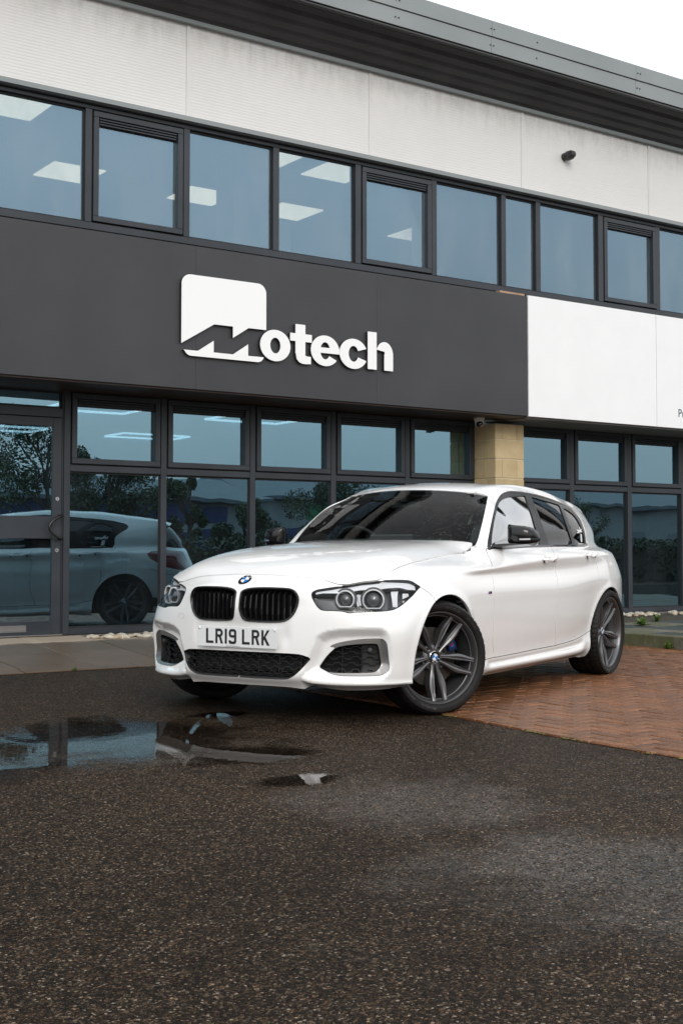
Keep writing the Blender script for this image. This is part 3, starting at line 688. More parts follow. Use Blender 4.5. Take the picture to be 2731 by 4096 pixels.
# --- cladding panels (each with its own ribs) and vertical joint strips
CJ = [-4.0, -2.7, -.63, 1.43, 3.50, 5.565, 7.634, 9.704, 11.741, 13.81, 15.88, 17.95, 20.02, 22.09, 24.16, 26.5]
for a, b in zip(CJ[:-1], CJ[1:]):
    m = MB(); z0 = 4.875; pr = []; zz = z0
    while zz < 5.74: pr += [(DU+.0, zz), (DU-.0008, zz+.006), (DU-.0008, zz+.016), (DU, zz+.022)]; zz += .0285
    pr += [(DU, 5.755), (DU+.04, 5.755), (DU+.04, z0)]
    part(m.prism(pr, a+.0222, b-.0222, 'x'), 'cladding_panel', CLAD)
    part(MB().box(a-.021, a+.021, DU-.010, DU+.03, 4.876, 5.755, c=.002).box(a-.006, a+.006, DU-.0125, DU-.0102, 4.876, 5.755), 'joint_strip', CLAD)
# --- eaves: ribbed dark soffit and two strips of grey fascia
DE = 9.90; ek = 9.90/9.5
def EZ(z): return .914+(z-.914)*ek
rf = part(MB().prism([(DE+.02, EZ(6.12)), (10.45, 6.62), (18.2, 7.2), (18.2, 7.1), (10.45, 6.50), (DE+.02, EZ(6.02))], -4.6, 27.2, 'x'), 'roof', EAVE)
part(MB().box(-4.6, 27.2, 10.37, 10.415, 5.735, 5.80, c=.004), 'soffit_edge_trim', EAVE, rf)
za, zb = 5.775, EZ(5.828)-.012; N_ = 4; W_ = (10.37-(DE+.09))/N_
for k in range(N_):
    a = 10.37-W_*k; b_ = a-W_; sl = (zb-za)/(10.37-DE-.09); z0 = za+sl*(10.37-a); z1 = za+sl*(10.37-b_)
    part(MB().prism([(a, z0), (a-.018, z0+.020+sl*.018), (b_+.022, z1+.012-sl*.022), (b_+.006, z1-.006), (b_+.0015, z1-.006), (b_+.0015, z1+.05), (a, z0+.05)], -4.6, 27.2, 'x'), 'soffit_plank', EAVED, rf)
part(MB().box(-4.6, 27.2, DE+.012, DE+.0898, zb+.008, zb+.03), 'soffit_shadow_gap', GASKET, rf)
part(MB().box(-4.6, 27.2, DE+.012, DE+.070, zb-.012, zb+.001), 'soffit_lip', EAVED, rf)
xs = [-4.6, -1.3, 1.0, 3.9, 6.1, 8.8, 10.95, 13.2, 16, 19, 22, 25, 27.2]
for a, b_ in zip(xs[:-1], xs[1:]):
    part(MB().box(a+.0015, b_-.0015, DE, DE+.012, EZ(5.828), EZ(5.985), c=.002), 'fascia_strip', EAVE, rf)
    part(MB().box(a+.0015, b_-.0015, DE-.012, DE+.010, EZ(5.991), EZ(6.150), c=.002), 'fascia_strip', EAVE, rf)
SCR = plain('dark_screw_head', (.03, .03, .03), .5)
for x in (7.25, 7.29, 9.05, 10.53, 10.57, 8.43, 8.47, 11.4):
    x *= ek
    part(MB().lathe([(0, -.006), (.008, -.006), (.009, 0)], 8, (x, DE-.0, EZ(5.905)), 'y').lathe([(0, -.018), (.008, -.018), (.009, -.012)], 8, (x, DE, EZ(6.065)), 'y'), 'screw', SCR, rf)
part(MB().box(-4.6, 27.2, DE+.0125, DE+.03, EZ(5.84), EZ(6.1)), 'fascia_board', GASKET, rf)
# --- sign fascia: dark panels with raised white lettering
sg = empty('shop_sign', (7, DF, 2.36)); tag(sg, 'long dark grey fascia sign carrying the raised white Motech lettering', 'shop sign')
def spart(mb, name, mat, par, **k):
    mb.v = [(x-7, y-DF, z-2.36) for x, y, z in mb.v]; return mb.build(name, mat, par, **k)
ZF0, ZF1 = 2.362, 3.665
sx_ = [-4.0, -2.6, -.53, 1.5, 3.56, 5.592, 7.623, 9.652]
for a, b in zip(sx_[:-1], sx_[1:]): spart(MB().box(a+.0008, b-.0008, DF, DF+.022, ZF0, ZF1, c=.0006), 'sign_panel', DARKP, sg)
spart(MB().box(-4.0, 9.64, DF+.03, DF+.06, ZF0+.02, 3.655), 'backing_batten', TIMBER, sg)
spart(MB().box(9.28, 9.635, DF+.024, DF+.12, 3.668, 3.692, c=.002), 'timber_packer', plain('bare_timber_packer', (.42, .27, .18), .8, var=.2), sg)
SW = plain('white_acrylic_letter_face', (.88, .89, .89), .25); SBK = plain('black_letter_return', (.012, .012, .012), .4)
kx = DF/11.694
def S2(x, z): return (x*kx, .914+(z-.914)*kx)
def arc(cx, cz, r, a0, a1, n=8): return [(cx+r*math.cos(math.radians(a0+(a1-a0)*i/n)), cz+r*math.sin(math.radians(a0+(a1-a0)*i/n))) for i in range(n+1)]
top = arc(6.265, 3.625, .102, 180, 90)+arc(7.066, 3.625, .103, 90, 0)+[(7.170, 3.242), (6.953, 3.242), (6.766, 3.121), (6.766, 3.240), (6.541, 3.240), (6.163, 3.013)]
low = [(6.188, 2.948), (6.353, 2.949), (6.537, 3.069), (6.537, 2.949), (6.767, 2.948), (6.949, 3.070), (6.949, 2.949), (7.146, 2.949)]+arc(7.066, 2.970, .078, -15, -90, 4)+arc(6.275, 2.974, .082, -90, -150, 4)
def letter(poly, name, par=sg):
    p = [S2(*q) for q in poly]
    o = spart(MB().prism(p, DF-.030, DF-.036), name, SW, par); spart(MB().prism(p, DF-.001, DF-.0295), 'letter_return', SBK, o); return o
letter(top, 'logo_block'); letter(low, 'logo_underline')
# otech, drawn as outlines: stroke letters in a heavy grotesque
def ring(cx, cz, rx, rz, tx, tz, a0, a1, n=30):
    """a stroke of an elliptical ring, as quads"""
    A = [math.radians(a0+(a1-a0)*i/n) for i in range(n+1)]
    o = [(cx+rx*math.cos(a), cz+rz*math.sin(a)) for a in A]; q = [(cx+(rx-tx)*math.cos(a), cz+(rz-tz)*math.sin(a)) for a in A]
    return [[o[i], o[i+1], q[i+1], q[i]] for i in range(n)]
GK = [0]
def glyph(polys, name):
    GK[0] += 1; e_ = GK[0]*.0003
    m = MB(); m2 = MB()
    for i, p in enumerate(polys):
        p = [S2(*q) for q in p]; m.prism(p, DF-.030-e_, DF-.036-e_-i*.00002); m2.prism(p, DF-.001, DF-.0298)
    spart(m, name, SW, sg); spart(m2, 'letter_return', SBK, sg)
R4_ = lambda x0, x1, z0, z1: [(x0, z0), (x1, z0), (x1, z1), (x0, z1)]
zc, zr = 3.088, .168
glyph(ring(7.285, zc, .189, zr, .124, .084, 0, 360, 44), 'letter_o')
glyph([R4_(7.540, 7.665, 3.028, 3.345), R4_(7.472, 7.545, 3.160, 3.244), R4_(7.660, 7.750, 3.160, 3.244), R4_(7.660, 7.738, 2.924, 3.004)]+ring(7.660, 3.028, .115, .108, .115, .024, 180, 270, 8)[:0]+[[(7.545, 3.028), (7.660, 3.028), (7.672, 3.008), (7.700, 3.003), (7.700, 2.920), (7.630, 2.921), (7.585, 2.936), (7.556, 2.968)]], 'letter_t')
glyph(ring(7.925, zc, .187, zr, .122, .074, 0, 324, 40)+[R4_(7.80, 8.112, 3.062, 3.122)], 'letter_e')
glyph(ring(8.305, zc, .189, zr, .122, .080, 24, 336, 40), 'letter_c')
glyph([R4_(8.500, 8.622, 2.935, 3.357), R4_(8.730, 8.852, 2.935, 3.115)]+ring(8.734, 3.115, .118, .143, .118*.99, .052, 0, 160, 16), 'letter_h')
part(MB().box(-4.0, 9.64, DF+.024, DC+.02, 2.345, 2.361).box(-4.0, 9.48, DC+.02, DW, 2.345, 2.361), 'timber_soffit', TIMBER)
part(MB().box(9.66, 26.5, DF+.03, DW, 2.338, 2.356), 'plain_soffit', SOFF)
# --- white fascia of the neighbouring unit
wf = empty('white_fascia', (12, DF, 2.36)); tag(wf, 'blank white fascia panels right of the dark sign, with cut-off dark letters at the edge', 'fascia sign')
for a, b in ((9.656, 11.682), (11.690, 13.71), (13.718, 15.74), (15.748, 17.77), (17.778, 19.8), (19.808, 21.83), (21.838, 23.86), (23.868, 26.5)):
    o = MB().box(a, b, DF-.012, DF+.02, 2.357, 3.675, c=.0015); o.v = [(x-12, y-DF, z-2.36) for x, y, z in o.v]; o.build('fascia_panel', WHITEP, wf)
NAVY = plain('navy_print', (.02, .03, .06), .5)
text('fascia_lettering', 'Pr', .138, NAVY, wf, (12.052-12, -.0135, 2.492-2.36), (math.pi/2, 0, 0), .0008, sx=.95)
o = MB().box(9.656, 26.5, DF+.03, DF+.06, 2.37, 3.69); o.v = [(x-12, y-DF, z-2.36) for x, y, z in o.v]; o.build('backing_batten', GASKET, wf)
# --- cameras / floodlight
c1 = empty('dome_camera', (9.235, 10.62, 2.344)); tag(c1, 'white dome security camera with black lens under the dark sign beside the stone column', 'security camera')
CW = plain('white_plastic', (.62, .60, .56), .35)
MB().lathe([(0, 0), (.058, 0), (.058, -.022), (.052, -.030), (.046, -.075), (.036, -.095), (0, -.098)], 28, (0, 0, 0), 'z').build('housing', CW, c1, autosmooth=35)
MB().lathe([(0, -.050), (.018, -.046), (.030, -.032), (.036, -.012), (.036, .01)], 24, (-.012, -.012, -.068), 'y').build('lens_ball', plain('black_gloss_dome', (.01, .01, .01), .08, coat=1), c1, autosmooth=60)
MB().box(-.030, -.006, -.064, -.060, -.098, -.092).build('status_window', plain('pale_red_window', (.45, .3, .25), .3), c1)
c2 = empty('wall_camera', (10.335, DU-.004, 5.345)); tag(c2, 'small black cone shaped camera high on the white cladding', 'security camera')
BK = plain('black_powder_coat', (.025, .025, .027), .35)
MB().lathe([(0, 0), (.042, 0), (.044, -.03), (.036, -.05)], 24, (0, 0, 0), 'y').build('base', BK, c2, autosmooth=40)
MB().lathe([(.0, .0), (.045, .0), (.054, -.03), (.052, -.085), (.034, -.125), (.0, -.135)], 24, (.02, -.012, .006), 'y').build('housing', BK, c2, autosmooth=40)
import numpy as np
# ---------------------------------------------------------------- body surface of the car (metres, car space: u back, v left, w up)
TK=np.array([0,.07,.16,.29,.42,.53,.60,.65,.75,.86,.98,1.07,1.14,1.32,1.50,1.68])
NAMES='ABCDEFGHI'
NET=[ # per column: points of rows A..I
 [(-.730,0,.187),(-.765,0,.235),(-.772,0,.365),(-.772,0,.50),(-.790,0,.61),(-.758,0,.712),(-.708,0,.748),(-.675,0,.770),(-.655,0,.780)],
 [(-.726,.15,.187),(-.762,.15,.235),(-.769,.15,.365),(-.768,.15,.50),(-.768,.15,.61),(-.752,.15,.713),(-.702,.15,.748),(-.670,.15,.769),(-.650,.15,.778)],
 [(-.708,.30,.184),(-.745,.30,.235),(-.750,.30,.360),(-.749,.30,.50),(-.744,.30,.61),(-.733,.30,.708),(-.684,.30,.740),(-.654,.30,.760),(-.635,.30,.770)],
 [(-.675,.43,.170),(-.712,.43,.235),(-.716,.43,.355),(-.714,.43,.495),(-.708,.43,.605),(-.692,.425,.690),(-.663,.42,.722),(-.636,.42,.742),(-.612,.42,.756)],
 [(-.625,.55,.158),(-.662,.55,.232),(-.668,.55,.350),(-.667,.55,.49),(-.660,.55,.60),(-.642,.545,.665),(-.626,.545,.693),(-.610,.543,.710),(-.593,.542,.726)],
 [(-.558,.66,.160),(-.592,.66,.230),(-.600,.66,.350),(-.602,.665,.485),(-.592,.66,.60),(-.575,.64,.67),(-.560,.635,.70),(-.545,.63,.72),(-.528,.625,.739)],
 [(-.480,.74,.166),(-.512,.745,.230),(-.520,.75,.345),(-.525,.755,.48),(-.512,.745,.60),(-.497,.718,.67),(-.485,.71,.70),(-.473,.703,.727),(-.458,.693,.752)],
 [(-.420,.785,.173),(-.445,.797,.23),(-.452,.805,.34),(-.458,.812,.475),(-.440,.80,.595),(-.418,.775,.685),(-.402,.757,.72),(-.392,.733,.752),(-.385,.70,.784)],
 [(-.360,.812,.178),(-.375,.828,.23),(-.380,.838,.34),(-.388,.848,.47),(-.368,.84,.59),(-.330,.812,.69),(-.310,.792,.73),(-.293,.757,.77),(-.280,.70,.808)],
 [(-.20,.82,.18),(-.20,.845,.23),(-.20,.858,.33),(-.20,.867,.46),(-.19,.868,.59),(-.17,.846,.69),(-.155,.826,.74),(-.14,.79,.79),(-.13,.70,.834)],
 [(0,.82,.17),(0,.85,.22),(0,.862,.31),(0,.874,.45),(0,.878,.585),(0,.868,.69),(0,.852,.75),(0,.82,.80),(0,.70,.848)],
 [(.20,.82,.165),(.20,.85,.215),(.20,.862,.29),(.20,.874,.43),(.20,.88,.58),(.20,.876,.69),(.20,.862,.765),(.20,.842,.805),(.20,.70,.869)],
 [(.38,.815,.158),(.38,.852,.21),(.38,.857,.275),(.38,.870,.42),(.38,.879,.58),(.38,.879,.69),(.38,.867,.770),(.38,.864,.797),(.38,.70,.885)],
 [(.56,.81,.155),(.56,.855,.205),(.56,.851,.27),(.56,.867,.42),(.56,.879,.58),(.56,.880,.69),(.56,.867,.773),(.56,.869,.803),(.56,.722,.893)],
 [(.70,.81,.155),(.70,.855,.205),(.70,.850,.27),(.70,.866,.42),(.70,.879,.58),(.70,.881,.69),(.70,.867,.775),(.70,.871,.810),(.68,.742,.911)],
 [(.82,.81,.155),(.82,.856,.205),(.82,.850,.27),(.82,.866,.42),(.82,.879,.58),(.82,.881,.69),(.82,.867,.777),(.82,.872,.817),(.785,.762,.926)],
 [(.95,.81,.155),(.95,.857,.205),(.95,.850,.272),(.95,.867,.42),(.95,.880,.58),(.95,.882,.69),(.95,.867,.780),(.95,.874,.824),(.92,.783,.932)],
 [(1.10,.81,.156),(1.10,.858,.205),(1.10,.850,.275),(1.10,.868,.42),(1.10,.880,.58),(1.10,.882,.69),(1.10,.867,.783),(1.10,.875,.832),(1.10,.797,.933)],
 [(1.30,.81,.156),(1.30,.858,.205),(1.30,.850,.279),(1.30,.868,.42),(1.30,.880,.58),(1.30,.882,.69),(1.30,.867,.787),(1.30,.876,.843),(1.30,.803,.936)],
 [(1.60,.81,.157),(1.60,.857,.205),(1.60,.849,.285),(1.60,.867,.42),(1.60,.880,.58),(1.60,.882,.69),(1.60,.867,.792),(1.60,.876,.857),(1.60,.805,.940)],
 [(1.85,.81,.158),(1.85,.855,.207),(1.85,.845,.292),(1.85,.862,.42),(1.85,.876,.58),(1.85,.881,.69),(1.85,.869,.797),(1.85,.876,.866),(1.85,.804,.941)],
 [(2.10,.805,.158),(2.10,.848,.21),(2.10,.836,.305),(2.10,.853,.43),(2.10,.870,.58),(2.10,.880,.70),(2.10,.871,.803),(2.10,.875,.873),(2.10,.80,.941)],
 [(2.33,.800,.160),(2.33,.834,.22),(2.33,.832,.335),(2.34,.846,.46),(2.35,.864,.60),(2.35,.876,.715),(2.35,.868,.815),(2.35,.866,.880),(2.36,.778,.943)],
 [(2.69,.81,.170),(2.69,.835,.25),(2.69,.845,.37),(2.69,.858,.49),(2.69,.868,.63),(2.69,.868,.735),(2.69,.856,.83),(2.69,.838,.888),(2.72,.722,.947)],
 [(3.00,.79,.200),(3.00,.805,.27),(3.00,.820,.37),(3.00,.832,.49),(3.00,.838,.62),(3.00,.836,.73),(2.98,.818,.82),(3.0,.778,.886),(3.01,.648,.950)],
 [(3.20,.74,.220),(3.20,.752,.28),(3.20,.765,.37),(3.20,.777,.49),(3.20,.782,.61),(3.19,.778,.72),(3.17,.745,.81),(3.16,.70,.875),(3.17,.565,.948)],
 [(3.38,.62,.220),(3.40,.63,.28),(3.42,.65,.37),(3.43,.66,.49),(3.42,.665,.60),(3.40,.665,.71),(3.35,.64,.80),(3.33,.60,.87),(3.29,.49,.935)],
 [(3.47,.40,.210),(3.50,.41,.27),(3.52,.42,.37),(3.53,.43,.49),(3.52,.43,.60),(3.50,.43,.71),(3.46,.43,.80),(3.43,.42,.87),(3.38,.38,.93)],
 [(3.50,0,.210),(3.53,0,.27),(3.55,0,.37),(3.56,0,.49),(3.55,0,.60),(3.53,0,.71),(3.49,0,.80),(3.465,0,.87),(3.42,0,.935)],
]
# top rows: column -> rail point M and N,O,P
TOP={13:((.565,.705,.903),None),14:((.70,.690,.934),None),15:((.80,.677,.957),None),16:((.935,.652,1.078),None),17:((1.095,.607,1.196),None),
 18:((1.268,.545,1.268),((1.20,.38,1.297),(1.145,.19,1.311),(1.12,0,1.315))),
 19:((1.50,.535,1.330),((1.48,.36,1.355),(1.47,.18,1.369),(1.465,0,1.374))),
 20:((1.78,.53,1.348),((1.78,.35,1.372),(1.78,.18,1.384),(1.78,0,1.388))),
 21:((2.08,.525,1.344),((2.08,.35,1.368),(2.08,.18,1.381),(2.08,0,1.385))),
 22:((2.35,.52,1.328),((2.35,.345,1.354),(2.35,.17,1.367),(2.35,0,1.371))),
 23:((2.68,.492,1.297),((2.67,.33,1.323),(2.66,.17,1.336),(2.66,0,1.340))),
 24:((2.97,.480,1.264),((2.96,.32,1.291),(2.95,.16,1.304),(2.95,0,1.309))),
 25:((3.16,.464,1.228),((3.16,.31,1.254),(3.16,.15,1.268),(3.16,0,1.272)))}
def build_net():
    for c in range(11,24):
        f=1. if 12<=c<=22 else .5
        u,v,w=NET[c][6]; NET[c][6]=(u,v-.006*f,w); u,v,w=NET[c][7]; NET[c][7]=(u,v+.003*f,w)
    for c,f in ((4,.35),(5,.8),(6,1.),(7,.75),(8,.25)):
        for k in range(6):
            u,v,w=NET[c][k]; g=f*(1.,1.,1.,1.,.5,.0)[k]; NET[c][k]=(u-.012*g,v+.026*g,w)
    nc=len(NET); P=np.zeros((nc,16,3))
    for c in range(nc):
        P[c,:9]=NET[c]
        I=P[c,8]
        if c in TOP:
            M=np.array(TOP[c][0])
            for k,f in zip((9,10,11),(.33,.66,.88)):
                q=I+(M-I)*f
                q[1]=I[1]+(M[1]-I[1])*f**(1.9 if c>15 else 1.3)
                P[c,k]=q
            P[c,12]=M
            if TOP[c][1] is not None: P[c,13:]=TOP[c][1]
            else:
                for k,f in zip((13,14,15),(1,2,3)): P[c,k]=M+np.array([0,-.15*f,.02*f])
        else:
            d=np.array([.0,-.1,.035]) if c<13 else np.array([-.08,-.02,.08])
            if c<4: d=np.array([.09,0,.035])
            for k in range(9,16): P[c,k]=I+d*(TK[k]-TK[8])/.11
    return P
NETP=build_net()
SK=np.concatenate([[0],np.cumsum(np.linalg.norm(np.diff(NETP[:,4],axis=0),axis=1))])
def _h(K,x):
    """cubic hermite (non-uniform Catmull-Rom) weights: indices and weights for values x; also derivative"""
    K=np.asarray(K); n=len(K); i=np.clip(np.searchsorted(K,x,side='right')-1,0,n-2)
    h=K[i+1]-K[i]; t=(x-K[i])/h
    W=np.zeros((len(x),4)); D=np.zeros((len(x),4))
    h00=2*t**3-3*t**2+1;h10=t**3-2*t**2+t;h01=-2*t**3+3*t**2;h11=t**3-t**2
    d00=(6*t*t-6*t)/h;d10=(3*t*t-4*t+1)/h;d01=(-6*t*t+6*t)/h;d11=(3*t*t-2*t)/h
    # tangents m_i from i-1,i,i+1 (finite difference weighted)
    def tang(j):
        # returns coefs on (j-1,j,j+1) for derivative at knot j
        jm=np.clip(j-1,0,n-1);jp=np.clip(j+1,0,n-1)
        a=K[j]-K[jm];b=K[jp]-K[j]
        ea=j==0;eb=j==n-1
        a1=np.where(ea,1,a);b1=np.where(eb,1,b)
        cm=-b/(a1*(a1+b1));c0=(b-a)/(a1*b1);cp=a/(b1*(a1+b1))
        cm=np.where(ea,0,cm);c0=np.where(ea,-1/b1,c0);cp=np.where(ea,1/b1,cp)
        cm=np.where(eb,-1/a1,cm);c0=np.where(eb,1/a1,c0);cp=np.where(eb,0,cp)
        return cm,c0,cp
    m0=tang(i);m1=tang(i+1)
    for arr,(f00,f10,f01,f11) in ((W,(h00,h10,h01,h11)),(D,(d00,d10,d01,d11))):
        arr[:,1]+=f00;arr[:,2]+=f01
        for q,(mm,ff,off) in enumerate(((m0,f10,0),(m1,f11,1))):
            for e in range(3): arr[:,off+e]+=ff*h*mm[e]
    idx=np.clip(i[:,None]+np.arange(-1,3)[None],0,n-1)
    return idx,W,D
class Surf:
    def __init__(s,P,SKn,TKn,sym=True):
        # mirror columns for symmetric start (v=0) so that the surface is smooth across the centre
        s.P=P;s.S=np.asarray(SKn);s.T=np.asarray(TKn);s.disp=None
        if sym=='cols':
            a=P[1:2]*np.array([1,-1,1]); b=P[-2:-1]*np.array([1,-1,1])
            s.P=np.concatenate([a,P,b]); s.S=np.concatenate([[-SKn[1]],SKn,[2*SKn[-1]-SKn[-2]]])
            c=s.P[:,-2:-1]*np.array([1,-1,1]); s.P=np.concatenate([s.P,c],axis=1); s.T=np.concatenate([s.T,[2*TKn[-1]-TKn[-2]]])
        if sym=='rows':
            a=P[:,1:2]*np.array([1,-1,1]); s.P=np.concatenate([a,P],axis=1); s.T=np.concatenate([[-TKn[1]],TKn])
    def ev(s,st,der=False):
        st=np.asarray(st,float).reshape(-1,2)
        i,W,D=_h(s.S,st[:,0]);j,X,E=_h(s.T,st[:,1])
        G=s.P[i[:,:,None],j[:,None,:]]
        p=np.einsum('na,nb,nabc->nc',W,X,G)
        if not der: return p
        return p,np.einsum('na,nb,nabc->nc',D,X,G),np.einsum('na,nb,nabc->nc',W,E,G)
    def pos(s,st):
        st=np.asarray(st,float).reshape(-1,2)
        p,a,b=s.ev(st,True); n=np.cross(a,b); l=np.linalg.norm(n,axis=1,keepdims=True); n=n/np.maximum(l,1e-12)
        n*=s.sgn
        if s.disp is not None: p=p+n*s.disp(st)[:,None]
        return p
    def posn(s,st,e=.004):
        st=np.asarray(st,float).reshape(-1,2)
        p=s.pos(st)
        a=s.pos(st+[e,0])-s.pos(st-[e,0]);b=s.pos(st+[0,e])-s.pos(st-[0,e])
        n=np.cross(a,b);l=np.linalg.norm(n,axis=1,keepdims=True)
        return p,s.sgn*n/np.maximum(l,1e-12)
BODY=Surf(NETP,SK,TK,'cols'); BODY.sgn=1.0
# orientation: check outward (v+ at the side)
_p,_n=BODY.posn([[SK[19],.42]]); BODY.sgn=1.0 if _n[0][1]>0 else -1.0
# ---------------- bonnet: rows j from centre (0) to the edge, columns i from nose to cowl
def mkbonnet():
    us=[(-.655,.780),(-.56,.822),(-.44,.862),(-.30,.895),(-.10,.926),(.15,.949),(.40,.963),(.58,.970),(.69,.973)]
    edge=[NETP[4,8],NETP[5,8],NETP[6,8],(-.30,.70,.804),NETP[9,8]+[.0,0,0],(.15,.70,.8645),(.38,.70,.885),(.60,.703,.905),(.755,.684,.953)]
    front=[NETP[k,8] for k in (0,1,2,3,4)]
    P=[]
    for i,(u,w) in enumerate(us):
        e=np.array(edge[i],float)
        if i==0: P.append(front);continue
        row=[]
        for k,f in enumerate((0,.26,.52,.77,1)):
            drop=(1-np.sqrt(max(0,1-(f*.99)**3.2)))/(1-np.sqrt(1-.99**3.2))
            row.append(np.array([u+(e[0]-u)*f**2,e[1]*f,w+(e[2]-w)*(.12*f**2+.88*drop)+.006]))
        P.append(row)
    P=np.array(P,float)
    S=np.concatenate([[0],np.cumsum(np.linalg.norm(np.diff(P[:,2],axis=0),axis=1))])
    b=Surf(P,S,np.array([0,.17,.34,.52,.70]),'rows');
    b.sgn=1; _,n=b.posn([[.6,.3]]); b.sgn=1.0 if n[0][2]>0 else -1.0
    return b,S
BON,BONS=mkbonnet()
def mkws():
    base=np.array([(.555,0,.945),(.575,.2,.945),(.625,.4,.945),(.705,.56,.946),(.80,.677,.957)])
    top=np.array([TOP[18][1][2],TOP[18][1][1],TOP[18][1][0],(1.235,.475,1.283),TOP[18][0]])
    mids=[TOP[16][0],TOP[17][0]]
    P=[base]
    for f,m in zip((.33,.68),mids):
        r=base+(top-base)*f; bow=.022*4*f*(1-f)
        r=r+np.array([-.5*bow,0,.85*bow])
        r[-1]=m; r[-2]=(r[-2]+(r[-3]+r[-1])/2)/2
        P.append(r)
    P.append(top); P=np.array(P)
    b=Surf(P,np.array([0,.2,.42,.62]),np.array([0,.17,.34,.47,.6]),'rows'); b.sgn=1
    _,n=b.posn([[.3,.3]]); b.sgn=1.0 if n[0][2]>0 else -1.0
    return b
WS=mkws()
def mkrw():
    top=np.array([(3.17,0,1.250),(3.17,.15,1.246),(3.17,.31,1.234),(3.165,.452,1.212)])
    bot=np.array([(3.42,0,.935),(3.405,.18,.935),(3.37,.36,.934),(3.20,.545,.945)])
    P=np.array([top+(bot-top)*f+np.array([.03,0,.02])*4*f*(1-f) for f in (0,.35,.7,1)])
    b=Surf(P,np.array([0,.15,.3,.44]),np.array([0,.18,.36,.55]),'rows'); b.sgn=1
    _,n=b.posn([[.2,.2]]); b.sgn=1.0 if n[0][0]>0 else -1.0
    return b
RW=mkrw()
